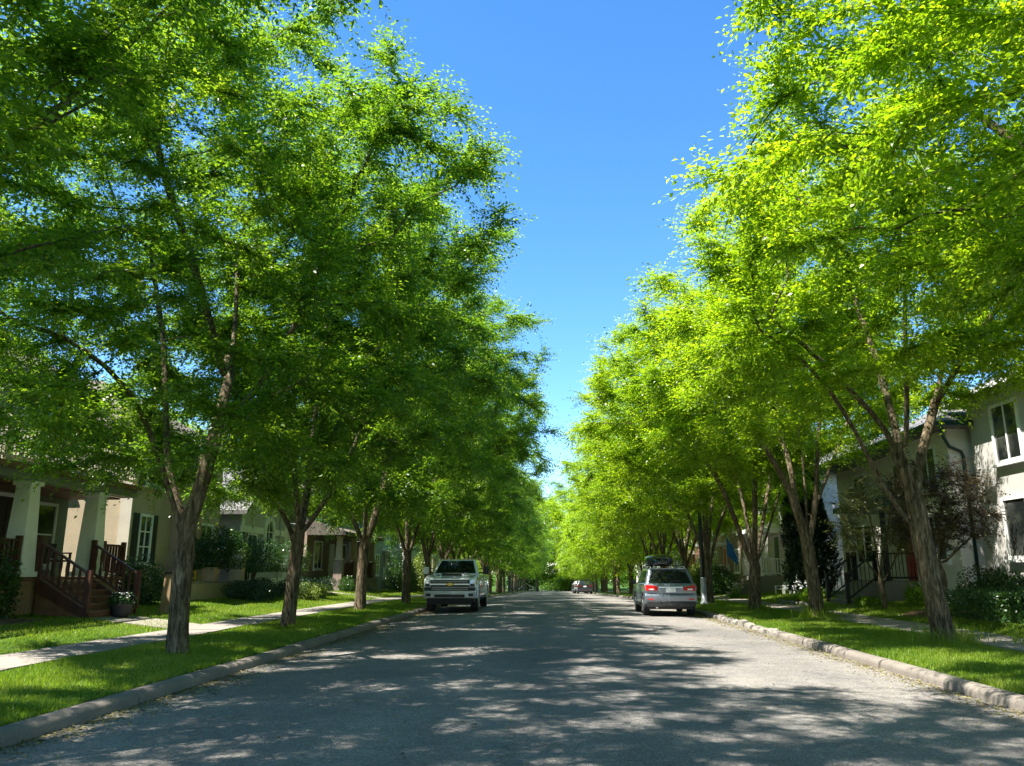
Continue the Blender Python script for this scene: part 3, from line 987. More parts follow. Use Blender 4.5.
# ------------------------------------------------------------------ house kit
Z3 = np.array([0, 0, 1.0])
def window(root, org, o, u, n, wd, ht, cols=2, rows=2, frame='white', sill=True, trim=.09, shutters=None):
    """o: bottom centre of the opening on the wall plane; u along the wall; n outward."""
    mb = MB()
    h = wd / 2
    t = trim
    mb.obox(o, u, n, -h - t, -h, -t, ht + t, -.02, .06)
    mb.obox(o, u, n, h, h + t, -t, ht + t, -.02, .06)
    mb.obox(o, u, n, -h, h, ht, ht + t, -.02, .055)
    mb.obox(o, u, n, -h, h, -t, 0, -.02, .055)
    for k in range(1, cols):
        x = -h + wd * k / cols
        mb.obox(o, u, n, x - .022, x + .022, 0, ht, .012, .045)
    for k in range(1, rows):
        z = ht * k / rows
        mb.obox(o, u, n, -h, h, z - .02, z + .02, .012, .042)
    f = mb.build('window', frame, root, org)
    p = MB()
    p.obox(o, u, n, -h + .002, h - .002, .002, ht - .002, -.02, .018)
    p.build('pane', 'glass', f, org)
    if sill:
        s_ = MB()
        s_.obox(o, u, n, -h - t - .06, h + t + .06, -t - .075, -t - .003, -.02, .13)
        s_.build('sill', frame, f, org)
    if shutters:
        for sg in (-1, 1):
            q = MB()
            a, b = sorted((sg * (h + t + .015), sg * (h + t + .38)))
            q.obox(o, u, n, a, b, -t, ht + t, -.02, .04)
            for k in range(14):
                z = (k + .5) * ht / 14
                q.obox(o, u, n, a + .05, b - .05, z - .025, z + .012, .035, .055)
            q.build('shutter', shutters, root, org)
    return f
def door(root, org, o, u, n, mat='white', wd=.95, ht=2.05, frame='white'):
    mb = MB()
    mb.obox(o, u, n, -wd / 2, wd / 2, 0, ht, -.02, .04)
    for (a, b, c, d) in ((-.36, -.05, .18, .85), (.05, .36, .18, .85), (-.36, -.05, 1.0, 1.85), (.05, .36, 1.0, 1.85)):
        mb.obox(o, u, n, a, b, c, d, .03, .055)
    dd = mb.build('door', mat, root, org)
    f = MB()
    f.obox(o, u, n, -wd / 2 - .1, -wd / 2 - .002, 0, ht + .1, -.02, .07)
    f.obox(o, u, n, wd / 2 + .002, wd / 2 + .1, 0, ht + .1, -.02, .07)
    f.obox(o, u, n, -wd / 2, wd / 2, ht + .002, ht + .1, -.02, .065)
    f.build('frame', frame, dd, org)
    k = MB()
    c = np.array(o, float) + np.array(u, float) * (wd / 2 - .09) + Z3 * 1.0 + np.array(n, float) * .06
    k.cyl(c, c + np.array(n, float) * .05, .03, .03, 8)
    k.build('handle', 'black_metal', dd, org)
def gable_roof(mb, x0, x1, y0, y1, z, h, over=.4, axis='y', th=.18):
    """ridge runs along axis; open prism slabs with thickness."""
    if axis == 'y':
        a0, a1, b0, b1 = x0 - over, x1 + over, y0 - over, y1 + over
        m = (x0 + x1) / 2
        sl = h / ((x1 - x0) / 2)
        ez = z - over * sl
        pts = [(a0, ez), (m, z + h), (a1, ez), (a1, ez + th), (m, z + h + th * 1.15), (a0, ez + th)]
        mb.prism(pts, b0, b1, 'y')
    else:
        a0, a1, b0, b1 = y0 - over, y1 + over, x0 - over, x1 + over
        m = (y0 + y1) / 2
        sl = h / ((y1 - y0) / 2)
        ez = z - over * sl
        pts = [(a0, ez), (m, z + h), (a1, ez), (a1, ez + th), (m, z + h + th * 1.15), (a0, ez + th)]
        mb.prism(pts, b0, b1, 'x')
def hip_roof(mb, x0, x1, y0, y1, z, h, over=.45):
    x0, x1, y0, y1 = x0 - over, x1 + over, y0 - over, y1 + over
    w_, d = x1 - x0, y1 - y0
    if w_ < d:
        r = [((x0 + x1) / 2, y0 + w_ / 2, z + h), ((x0 + x1) / 2, y1 - w_ / 2, z + h)]
        vv = [(x0, y0, z), (x1, y0, z), (x1, y1, z), (x0, y1, z)] + r
        ff = [(0, 1, 4), (1, 2, 5, 4), (2, 3, 5), (3, 0, 4, 5), (3, 2, 1, 0)]
    else:
        r = [(x0 + d / 2, (y0 + y1) / 2, z + h), (x1 - d / 2, (y0 + y1) / 2, z + h)]
        vv = [(x0, y0, z), (x1, y0, z), (x1, y1, z), (x0, y1, z)] + r
        ff = [(0, 1, 5, 4), (1, 2, 5), (2, 3, 4, 5), (3, 0, 4), (3, 2, 1, 0)]
    mb.add(vv, ff)
    mb.box(x0 + .01, x1 - .01, y0 + .01, y1 - .01, z - .2, z - .003)
def gable_wall(mb, x0, x1, y0, y1, z0, z1, h, axis):
    mb.box(x0, x1, y0, y1, z0, z1)
    if axis == 'y':
        mb.prism([(x0, z1 + .001), (x1, z1 + .001), ((x0 + x1) / 2, z1 + h)], y0 + .001, y1 - .001, 'y')
    else:
        mb.prism([(y0, z1 + .001), (y1, z1 + .001), ((y0 + y1) / 2, z1 + h)], x0 + .001, x1 - .001, 'x')
def railing(root, org, p0, p1, h=.9, mat='wood_red', gap=.13, bal=.035, posts=True, z_low=.1, name='railing', turned=False):
    p0, p1 = np.array(p0, float), np.array(p1, float)
    L = np.linalg.norm((p1 - p0)[:2])
    u = (p1 - p0) / L
    uh = u.copy(); uh[2] = 0
    side = np.array([-uh[1], uh[0], 0])
    mb = MB()
    def bar(a, b, zb, zt, wd):
        A, B = p0 + (p1 - p0) * a, p0 + (p1 - p0) * b
        lo = [A - side * wd + Z3 * zb, B - side * wd + Z3 * zb, B + side * wd + Z3 * zb, A + side * wd + Z3 * zb]
        mb.hexa(lo, [q + Z3 * (zt - zb) for q in lo])
    bar(0, 1, h - .05, h, .05)
    bar(0, 1, z_low, z_low + .06, .03)
    n = max(2, int(L / gap))
    for k in range(n):
        c = p0 + (p1 - p0) * ((k + .5) / n)
        if turned:
            mb.tube([c + Z3 * (z_low + .05), c + Z3 * (z_low + .2), c + Z3 * (z_low + .32), c + Z3 * (h - .25), c + Z3 * (h - .04)], [bal * .6, bal * .8, bal * .45, bal * .75, bal * .5], 6, False)
        else:
            mb.box(c[0] - bal / 2, c[0] + bal / 2, c[1] - bal / 2, c[1] + bal / 2, c[2] + z_low + .05, c[2] + h - .045)
    if posts:
        for c in (p0, p1):
            mb.box(c[0] - .055, c[0] + .055, c[1] - .055, c[1] + .055, c[2] - .02, c[2] + h + .08)
    return mb.build(name, mat, root, org)
def stairs(root, org, x_top, x_bot, y0, y1, z_top, z_bot, n, mat, name='stair'):
    mb = MB()
    for k in range(n):
        xa = x_top + (x_bot - x_top) * k / n
        xb = x_top + (x_bot - x_top) * (k + 1) / n
        zt = z_top + (z_bot - z_top) * (k + 1) / (n + 1)
        mb.box(min(xa, xb), max(xa, xb) + .0, y0, y1, z_bot - .15, zt - .045)
        e = .03 if x_bot > x_top else -.03
        mb.box(min(xa, xb + e), max(xa, xb + e), y0 - .03, y1 + .03, zt - .042, zt)
    return mb.build(name, mat, root, org)
def tapered_column(root, org, x, y, z0, z1, wb, wt, mat='white', capw=.06):
    mb = MB()
    a, b = wb / 2, wt / 2
    mb.hexa([(x - a, y - a, z0), (x + a, y - a, z0), (x + a, y + a, z0), (x - a, y + a, z0)], [(x - b, y - b, z1), (x + b, y - b, z1), (x + b, y + b, z1), (x - b, y + b, z1)])
    mb.box(x - a - capw, x + a + capw, y - a - capw, y + a + capw, z0 - .12, z0 + .003)
    mb.box(x - b - capw, x + b + capw, y - b - capw, y + b + capw, z1 - .1, z1 + .01)
    return mb.build('column', mat, root, org, bevel=.01)

def house_left_one():
    org = (-16.5, 15.5, G(-13, 18))
    root = empty('porch_house', org, 'green-grey sided house with white-pillared porch, brown stair rails and upper balcony', 'house')
    g = G(-13.5, 18) - .6
    ux, nx = (0, -1, 0), (1, 0, 0)
    XW = -14.3
    w_ = MB(); w_.box(-22, XW, 9.5, 23.2, g, 6.9); w_.build('wall', 'green_siding', root, org)
    rf = MB(); hip_roof(rf, -22, XW, 9.5, 23.2, 6.9, 2.6); rf.build('roof', 'shingle_brown', root, org)
    dz = 1.40
    # porch deck, skirting and stairs
    d = MB(); d.box(XW + .004, -12.28, 12.0, 23.0, dz - .08, dz); d.build('porch_floor', 'wood_step', root, org)
    s_ = MB()
    y = 12.05
    while y < 22.9:
        s_.box(-12.42, -12.38, y, y + .135, g, dz - .085); y += .145
    s_.build('skirting', 'wood_tan', root, org)
    stairs(root, org, -12.27, -10.95, 19.05, 21.15, dz, .47, 5, 'wood_step')
    for yy in (18.95, 21.25):
        railing(root, org, (-12.25, yy, dz), (-10.95, yy, .62), .88, 'wood_red', .16, .06, turned=True)
        st = MB()
        st.prism([(-12.27, dz - .3), (-12.27, dz + .02), (-10.9, .62), (-10.9, .42)], yy - .025 + (.06 if yy < 20 else -.06), yy + .025 + (.06 if yy < 20 else -.06), 'y')
        st.build('stair_stringer', 'wood_red', root, org)
    railing(root, org, (-12.36, 12.2, dz), (-12.36, 18.3, dz), .88, 'wood_red', .15, .05)
    railing(root, org, (-12.36, 21.9, dz), (-12.36, 22.95, dz), .88, 'wood_red', .15, .05)
    for yy in (18.62, 21.55, 13.0):
        tapered_column(root, org, -12.52, yy, dz + .14, 3.64, .52, .36, 'white')
    # beam, balcony floor and balcony rail
    b = MB(); b.box(-12.75, -12.3, 11.7, 23.3, 3.655, 3.86); b.build('porch_beam', 'green_siding', root, org)
    b = MB(); b.box(XW + .005, -12.2, 11.6, 23.35, 3.865, 4.0); b.build('balcony_floor', 'wood_step', root, org)
    railing(root, org, (-12.34, 11.8, 4.0), (-12.34, 17.4, 4.0), 1.0, 'cream', .13, .05)
    railing(root, org, (-12.34, 17.5, 4.0), (-12.34, 23.2, 4.0), 1.0, 'cream', .13, .05)
    c = MB(); c.box(XW + .006, -12.76, 11.75, 23.2, 3.60, 3.65); c.build('porch_ceiling', 'wood_step', root, org)
    for (yy, wd) in ((14.8, 1.2), (18.6, 1.0), (22.15, .8)):
        window(root, org, (XW, yy, 1.75), ux, nx, wd, 1.6, 1, 2)
    for (yy, wd) in ((15, 1.1), (21.2, 1.2)):
        window(root, org, (XW, yy, 4.9), ux, nx, wd, 1.3, 2, 1)
    door(root, org, (XW, 20.4, dz), ux, nx, 'dark_wood')
    # things on and by the porch
    pb = empty('bench', (-13.75, 21.6, dz), 'dark slatted bench standing on the white-pillared porch', 'bench')
    q = MB(); q.box(-.25, .25, -.75, .75, .40, .45); q.build('seat', 'dark_wood', pb)
    q = MB(); q.box(-.27, -.22, -.75, .75, .82, .9); q.box(-.27, -.22, -.75, .75, .5, .56)
    for k in range(11):
        yy = -.7 + k * .14
        q.box(-.265, -.225, yy - .03, yy + .03, .555, .825)
    q.build('backrest', 'dark_wood', pb)
    for sx in (-.22, .22):
        for sy in (-.7, .7):
            q = MB(); q.box(sx - .03, sx + .03, sy - .03, sy + .03, 0, .40); q.build('leg', 'dark_wood', pb)
    for sy in (-.72, .72):
        q = MB(); q.box(-.25, .25, sy - .03, sy + .03, .62, .66); q.box(.19, .24, sy - .025, sy + .025, .45, .62); q.build('armrest', 'dark_wood', pb)
    z = G(-10.75, 20.2)
    pt = empty('planter', (-10.72, 20.1, z), 'dark round pot of white flowers at the foot of the porch stairs', 'flower pot')
    q = MB(); q.lathe([(.16, 0), (.22, .1), (.27, .3), (.29, .33), (.27, .33), (.25, .27)], n=18); q.build('pot', 'terracotta', pt, smooth=True)
    geo, tint = scatter_bush(700, 5, 'lump', (.3, .3, .35), .07)
    np_mesh('foliage', geo + np.array([0, 0, .25]), 4, 'leaf_dark', tint, pt)
    r = np.random.default_rng(4)
    q = MB()
    for k in range(26):
        a, rr = r.uniform(0, 6.28), r.uniform(0, .27)
        q.lathe([(.0, 0), (.028, .008), (.0, .02)], (rr * math.cos(a), rr * math.sin(a), .5 + r.uniform(-.05, .1)), n=6)
    q.build('blossom', 'petal', pt)
house_left_one()

def house_left_two():
    org = (-18, 30, G(-14, 29))
    root = empty('stucco_house', org, 'tan stucco house with black-shuttered window behind the low-forking street tree', 'house')
    g = .2
    ux, nx = (0, -1, 0), (1, 0, 0)
    w_ = MB(); w_.box(-24, -13.9, 26.0, 33.2, g, 6.4); w_.build('wall', 'tan_stucco', root, org)
    w_ = MB(); w_.box(-13.898, -13.3, 28.9, 30.2, g, 5.4); w_.build('bay_wall', 'pink_stucco', root, org)
    rf = MB(); hip_roof(rf, -24, -13.9, 26.0, 33.2, 6.4, 2.4); rf.build('roof', 'shingle_brown', root, org)
    rf = MB(); gable_roof(rf, -14.5, -13.3, 28.9, 30.2, 5.4, .9, .3, 'x'); rf.build('bay_roof', 'shingle_brown', root, org)
    window(root, org, (-13.9, 27.05, 1.85), ux, nx, .72, 1.5, 2, 3, shutters='dark_trim')
    window(root, org, (-13.9, 27.3, 4.5), ux, nx, 1.0, 1.3, 2, 2, shutters='dark_trim')
    window(root, org, (-13.3, 29.55, 3.9), ux, nx, .8, 1.0, 2, 1)
    window(root, org, (-13.9, 31.9, 1.9), ux, nx, 1.1, 1.4, 2, 2)
    window(root, org, (-16.5, 26.0, 4.2), (1, 0, 0), (0, -1, 0), 1.0, 1.2, 2, 1)
    dp = MB(); dp.box(-14.2, -13.82, 25.9, 25.98, 1.0, 6.2); dp.build('downpipe', 'cream', root, org)
    # terrace in front
    z = 1.12
    tw = empty('terrace_wall', (-12.2, 33.0, .4), 'low rendered terrace wall behind the dark juniper hedge', 'wall')
    o = (-12.2, 33.0, .4)
    q = MB(); q.box(-12.55, -12.3, 27.4, 35.0, .2, z); q.build('wall_body', 'tan_stucco', tw, o)
    q = MB(); q.box(-12.6, -12.25, 27.35, 35.05, z + .003, z + .06); q.build('coping', 'concrete', tw, o)
    for (yy, lab) in ((31.8, 'square tan rendered post on the terrace wall, before the dark multi-stemmed shrub'),):
        q = MB(); q.box(-12.66, -12.2, yy - .22, yy + .22, z + .06, z + 1.2); q.box(-12.7, -12.16, yy - .26, yy + .26, z + 1.2, z + 1.27)
        tag(q.build('terrace_post', 'tan_stucco', None, (-12.43, yy, z)), lab, 'post')
    pl = empty('planter', (-12.43, 29.3, z + .06), 'square clay planter on the terrace wall beneath the round green shrub', 'flower pot')
    q = MB(); q.hexa([(-.2, -.2, 0), (.2, -.2, 0), (.2, .2, 0), (-.2, .2, 0)], [(-.27, -.27, .5), (.27, -.27, .5), (.27, .27, .5), (-.27, .27, .5)]); q.build('pot', 'pink_stucco', pl, bevel=.02)
    geo, tint = scatter_bush(6500, 15, 'lump', (1.0, 1.0, 1.5), .09)
    np_mesh('foliage', geo + np.array([0, 0, .45]), 4, 'leaf_dark', tint, pl)
    # yellow chair on the terrace
    yc = empty('garden_chair', (-12.95, 28.55, .85), 'yellow plastic garden chair standing behind the terrace wall', 'chair')
    q = MB(); q.box(-.25, .25, -.25, .25, .42, .46); q.build('seat', 'yellow', yc, bevel=.02)
    q = MB(); q.hexa([(-.24, -.25, .46), (-.19, -.25, .46), (-.19, .25, .46), (-.24, .25, .46)], [(-.36, -.2, .98), (-.32, -.2, .98), (-.32, .2, .98), (-.36, .2, .98)]); q.build('backrest', 'yellow', yc, bevel=.02)
    for sx in (-.2, .2):
        for sy in (-.21, .21):
            q = MB(); q.box(sx - .025, sx + .025, sy - .025, sy + .025, 0, .42); q.build('leg', 'yellow', yc)
    for sy in (-.25, .25):
        q = MB(); q.box(-.28, .22, sy - .03, sy + .03, .66, .69); q.box(.16, .21, sy - .025, sy + .025, .46, .66); q.build('armrest', 'yellow', yc)
    # tan post standing on the lawn
    z = G(-10.9, 23.6)
    po = empty('wooden_post', (-10.75, 22.6, z), 'short weathered tan post on the lawn beside the nearest big trunk', 'post')
    q = MB(); q.hexa([(-.16, -.16, -.1), (.16, -.16, -.1), (.16, .16, -.1), (-.16, .16, -.1)], [(-.09, -.09, 1.02), (.09, -.09, 1.02), (.09, .09, 1.02), (-.09, .09, 1.02)]); q.build('shaft', 'wood_tan', po, bevel=.01)
    q = MB(); q.box(-.13, .13, -.13, .13, 1.02, 1.08); q.build('cap', 'dark_wood', po)
house_left_two()

def arch_window(root, org, o, u, n, wd, ht, frame='white'):
    o, u, n = np.array(o, float), np.array(u, float), np.array(n, float)
    h = wd / 2
    def arch(r0, steps=14):
        pts = [(-r0, 0.0)]
        for k in range(steps + 1):
            a = math.pi - math.pi * k / steps
            pts.append((r0 * math.cos(a), ht + r0 * math.sin(a)))
        pts.append((r0, 0.0))
        return pts
    out, inn = arch(h + .24), arch(h)
    mb = MB()
    P = lambda p, c: o + u * p[0] + Z3 * p[1] + n * c
    m = len(out)
    for i in range(m - 1):
        a, b, c, d = out[i], out[i + 1], inn[i + 1], inn[i]
        mb.hexa([P(a, -.02), P(b, -.02), P(c, -.02), P(d, -.02)], [P(a, .09), P(b, .09), P(c, .09), P(d, .09)])
    mb.obox(o, u, n, -.02, .02, 0, ht + h - .01, .012, .045)
    mb.obox(o, u, n, -h, h, ht - .02, ht + .02, .012, .043)
    f = mb.build('window', frame, root, org)
    g = MB()
    k = len(inn)
    g.add([P(p, -.01) for p in inn] + [P(p, .012) for p in inn], [tuple(range(k)), tuple(range(k, 2 * k))[::-1]] + [(i, (i + 1) % k, k + (i + 1) % k, k + i) for i in range(k)])
    g.build('pane', 'glass', f, org)

def house_left_three():
    org = (-18, 38, .6)
    root = empty('gabled_house', org, 'grey sided house with white arched window and white skirting board', 'house')
    g = .1
    ux, nx = (0, -1, 0), (1, 0, 0)
    X = -13.6
    w_ = MB(); gable_wall(w_, -24, X, 34.8, 41.0, g, 4.2, 2.0, 'x'); w_.build('wall', 'grey_siding', root, org)
    rf = MB(); gable_roof(rf, -24, X, 34.8, 41.0, 4.2, 2.0, .4, 'x'); rf.build('roof', 'shingle', root, org)
    w_ = MB(); w_.box(-24, -14.6, 41.003, 45.5, g, 4.0); w_.build('side_wall', 'white_siding', root, org)
    rf = MB(); gable_roof(rf, -24, -14.6, 41.0, 45.5, 4.0, 1.6, .4, 'y'); rf.build('side_roof', 'shingle', root, org)
    arch_window(root, org, (X, 38.35, 2.0), ux, nx, .95, 1.35)
    t = MB()
    t.obox((X, 37.9, 0), ux, nx, -3.15, 3.13, .85, 1.2, .002, .05)
    t.obox((X, 36.2, 0), ux, nx, -1.35, 1.45, 3.22, 3.5, .002, .05)
    t.obox((X, 40.1, 0), ux, nx, -.95, .9, 3.22, 3.5, .002, .05)
    for yy in (35.0, 40.85):
        t.obox((X, yy, 0), ux, nx, -.14, .14, 1.203, 4.3, .002, .045)
    t.build('trim_board', 'white', root, org)
    window(root, org, (X, 36.2, 1.9), ux, nx, 1.0, 1.2, 2, 2)
    # entrance with white half-glazed panel
    window(root, org, (-14.6, 42.3, 2.1), ux, nx, .9, 1.3, 3, 1)
    door(root, org, (-14.6, 43.7, 1.0), ux, nx, 'white')
    st = MB(); st.box(-14.59, -13.4, 42.9, 44.5, .2, 1.0); st.build('doorstep', 'concrete', root, org)
    dp = MB(); dp.cyl((X + .06, 39.85, .9), (X + .06, 39.85, 4.2), .045, n=8); dp.build('downpipe', 'grey_siding', root, org)
house_left_three()

def house_left_four():
    org = (-18, 51, .4)
    root = empty('brown_house', org, 'brown sided house with stone porch pillars and reddish railings', 'house')
    ux, nx = (0, -1, 0), (1, 0, 0)
    X = -14.2
    b = float(gz(50))
    w_ = MB(); w_.box(-24, X, 46.5, 57.0, b - .3, b + 6.2); w_.build('wall', 'brown_siding', root, org)
    rf = MB(); hip_roof(rf, -24, X, 46.5, 57.0, b + 6.2, 2.4); rf.build('roof', 'shingle_brown', root, org)
    d = MB(); d.box(X + .003, -12.2, 46.6, 56.6, b + .3, b + 1.25); d.build('porch_floor', 'stone', root, org)
    for yy in (47.2, 50.6, 55.8):
        q = MB(); q.box(-12.7, -12.2, yy - .27, yy + .27, b + 1.253, b + 2.3); q.build('pillar_base', 'stone', root, org)
        tapered_column(root, org, -12.45, yy, b + 2.44, b + 3.7, .36, .28, 'tan_stucco')
    railing(root, org, (-12.42, 47.55, b + 1.25), (-12.42, 50.3, b + 1.25), .95, 'wood_red', .14, .05)
    railing(root, org, (-12.42, 53.0, b + 1.25), (-12.42, 55.5, b + 1.25), .95, 'wood_red', .14, .05)
    rf = MB(); rf.hexa([(X + .002, 46.3, b + 3.75), (-11.9, 46.3, b + 3.75), (-11.9, 56.9, b + 3.75), (X + .002, 56.9, b + 3.75)], [(X + .002, 46.3, b + 4.7), (-11.9, 46.3, b + 3.95), (-11.9, 56.9, b + 3.95), (X + .002, 56.9, b + 4.7)]); rf.build('porch_roof', 'shingle_brown', root, org)
    stairs(root, org, -12.19, -11.0, 51.0, 52.6, b + 1.25, G(-11, 51.5), 5, 'concrete')
    window(root, org, (X, 48.8, b + 1.9), ux, nx, 1.5, 1.5, 2, 1)
    window(root, org, (X, 54.5, b + 1.9), ux, nx, 1.5, 1.5, 2, 1)
    door(root, org, (X, 51.8, b + 1.25), ux, nx, 'white')
    for yy in (48.5, 51.8, 55):
        window(root, org, (X, yy, b + 4.85), ux, nx, 1.1, 1.1, 2, 1)
    w_ = MB(); w_.box(-13.9, -12.75, 56.1, 56.7, b + 1.253, b + 3.7); w_.build('porch_screen', 'white_siding', root, org)
house_left_four()

def plain_house(sg, X, y0, y1, wall_mat, roof_mat, h, gable, label, seed, porch=True, trim='white', name='town_house', door_mat='red_door'):
    """two-storey row house; sg -1 on the left (faces +x), +1 on the right (faces -x)."""
    r = np.random.default_rng(seed)
    nx = (-sg, 0, 0)
    ux = (0, -sg, 0) if False else (0, 1 if sg > 0 else -1, 0)
    ym = (y0 + y1) / 2
    b = G(X, ym)
    org = (X + sg * 4, ym, b)
    root = empty(name, org, label, 'house')
    xa, xb = sorted((X, X + sg * 9))
    w_ = MB()
    rf = MB()
    if gable:
        gable_wall(w_, xa, xb, y0, y1, b - 1, b + h, 2.2, 'x')
        gable_roof(rf, xa, xb, y0, y1, b + h, 2.2, .4, 'x')
    else:
        w_.box(xa, xb, y0, y1, b - 1, b + h)
        hip_roof(rf, xa, xb, y0, y1, b + h, 2.2)
    w_.build('wall', wall_mat, root, org)
    rf.build('roof', roof_mat, root, org)
    n = max(2, int((y1 - y0) / 3.2))
    for k in range(n):
        yy = y0 + (k + .5) * (y1 - y0) / n
        if h > 4.5:
            window(root, org, (X, yy, b + 3.9), ux, nx, 1.1, 1.3, 2, 2, trim)
        if k == n // 2:
            door(root, org, (X, yy, b + .75), ux, nx, door_mat)
            if porch:
                px0, px1 = sorted((X - sg * .004, X - sg * 1.6))
                q = MB(); q.box(px0, px1, yy - 1.6, yy + 1.6, b - .4, b + .74); q.build('porch_floor', 'concrete', root, org)
                for e in (-1.4, 1.4):
                    tapered_column(root, org, X - sg * 1.4, yy + e, b + .88, b + 2.95, .24, .22, trim)
                q = MB(); q.box(min(X - sg * .005, X - sg * 1.8), max(X - sg * .005, X - sg * 1.8), yy - 1.85, yy + 1.85, b + 2.96, b + 3.2); q.build('porch_roof', trim, root, org)
                stairs(root, org, X - sg * 1.61, X - sg * 2.7, yy - .8, yy + .8, b + .74, G(X - sg * 2.7, yy), 4, 'concrete')
                for e in (-1.45, 1.45):
                    railing(root, org, (X - sg * .1, yy + e, b + .74), (X - sg * 1.55, yy + e, b + .74), .9, trim, .14, .04)
        else:
            window(root, org, (X, yy, b + 1.2), ux, nx, 1.4, 1.4, 2, 2, trim)
    window(root, org, (X + sg * 3, y0, b + 1.4), (1, 0, 0), (0, -1, 0), 1.0, 1.2, 2, 1, trim)
    window(root, org, (X + sg * 3, y0, b + 4.0 if h > 4.5 else b + 2.7), (1, 0, 0), (0, -1, 0), 1.0, 1.0, 2, 1, trim)
    return root

def house_right_one():
    org = (17, 19, .7)
    root = empty('stucco_house', org, 'grey stucco two-storey house with white-framed windows behind the clipped hedge', 'house')
    ux, nx = (0, 1, 0), (-1, 0, 0)
    X = 12.55
    w_ = MB(); w_.box(X, 22, 12, 24.4, .1, 6.55); w_.build('wall', 'grey_stucco', root, org)
    q = MB(); q.box(X - .03, X - .002, 12, 24.42, .1, 1.05); q.build('plinth', 'concrete', root, org)
    rf = MB(); hip_roof(rf, X, 22, 12, 24.4, 6.6, 2.6, .5); rf.build('roof', 'shingle', root, org)
    gt = MB(); gt.box(X - .60, X - .50, 11.6, 24.9, 6.42, 6.56); gt.build('gutter', 'white', root, org)
    for (yy, z, wd, ht) in ((22.0, 1.95, 2.1, 1.5), (22.45, 4.55, 1.2, 1.5), (17, 1.95, 2.0, 1.5), (17, 4.55, 1.6, 1.5)):
        window(root, org, (X, yy, z), ux, nx, wd, ht, 2, 1)
    window(root, org, (X, 19.6, 4.55), ux, nx, 1.0, 1.4, 2, 1)
house_right_one()

def house_right_two():
    org = (16, 29, .7)
    root = empty('cream_house', org, 'cream sided house with green gutter, railed concrete porch and red door', 'house')
    ux, nx = (0, 1, 0), (-1, 0, 0)
    X = 11.95
    w_ = MB(); w_.box(X, 21, 24.6, 27.6, .1, 5.9); w_.build('wall', 'cream_siding', root, org)
    w_ = MB(); w_.box(12.6, 21, 27.602, 36.2, .0, 5.9); w_.build('rear_wall', 'cream_siding', root, org)
    rf = MB(); hip_roof(rf, X, 21, 24.6, 36.2, 5.95, 2.4, .45); rf.build('roof', 'shingle', root, org)
    g = MB(); g.box(X - .57, X - .45, 24.1, 36.7, 5.78, 5.93); g.box(X - .44, 12.5, 24.05, 24.16, 5.78, 5.92); g.build('gutter', 'green_metal', root, org)
    d = MB(); d.tube([(11.6, 24.12, 5.8), (11.62, 24.2, 5.55), (11.95, 24.5, 5.2), (12.3, 24.55, 5.05), (12.35, 24.55, 4.9), (12.35, 24.55, .6)], [.05] * 6, 8); d.build('downpipe', 'green_metal', root, org, smooth=True)
    window(root, org, (X, 26.0, 1.9), ux, nx, 1.3, 1.3, 2, 1)
    window(root, org, (X, 26.0, 4.1), ux, nx, 1.1, 1.2, 2, 1)
    for yy in (29.5, 33.5):
        window(root, org, (12.6, yy, 4.1), ux, nx, 1.2, 1.2, 2, 2)
    window(root, org, (12.6, 33.6, 1.9), ux, nx, 1.6, 1.4, 2, 1)
    pz = 1.22
    q = MB(); q.box(10.95, 12.596, 27.65, 31.2, .2, pz); q.build('porch_floor', 'concrete', root, org)
    door(root, org, (12.6, 29.3, pz), ux, nx, 'red_door')
    stairs(root, org, 10.94, 9.95, 28.6, 30.4, pz, G(10.1, 29), 4, 'concrete')
    railing(root, org, (11.0, 27.72, pz), (12.35, 27.72, pz), .92, 'black_metal', .12, .02, z_low=.08)
    railing(root, org, (11.0, 27.75, pz), (11.0, 28.5, pz), .92, 'black_metal', .12, .02, z_low=.08)
    railing(root, org, (11.0, 30.5, pz), (11.0, 31.15, pz), .92, 'black_metal', .12, .02, z_low=.08)
    for yy in (28.52, 30.48):
        railing(root, org, (10.95, yy, pz), (9.95, yy, G(9.95, yy) + .1), .92, 'black_metal', .13, .02, z_low=.08)
    q = MB(); q.box(12.2, 12.55, 27.62, 27.98, pz + .003, 3.7); q.build('porch_pillar', 'brick', root, org)
    tapered_column(root, org, 11.15, 30.9, pz + .14, 3.62, .2, .2, 'white')
    tapered_column(root, org, 11.15, 28.0, pz + .14, 3.62, .14, .14, 'dark_trim', .03)
    q = MB(); q.prism([(10.75, 3.65), (10.75, 3.85), (12.59, 4.35), (12.59, 3.65)], 27.55, 31.6, 'y'); q.build('porch_roof', 'green_metal', root, org)
house_right_two()

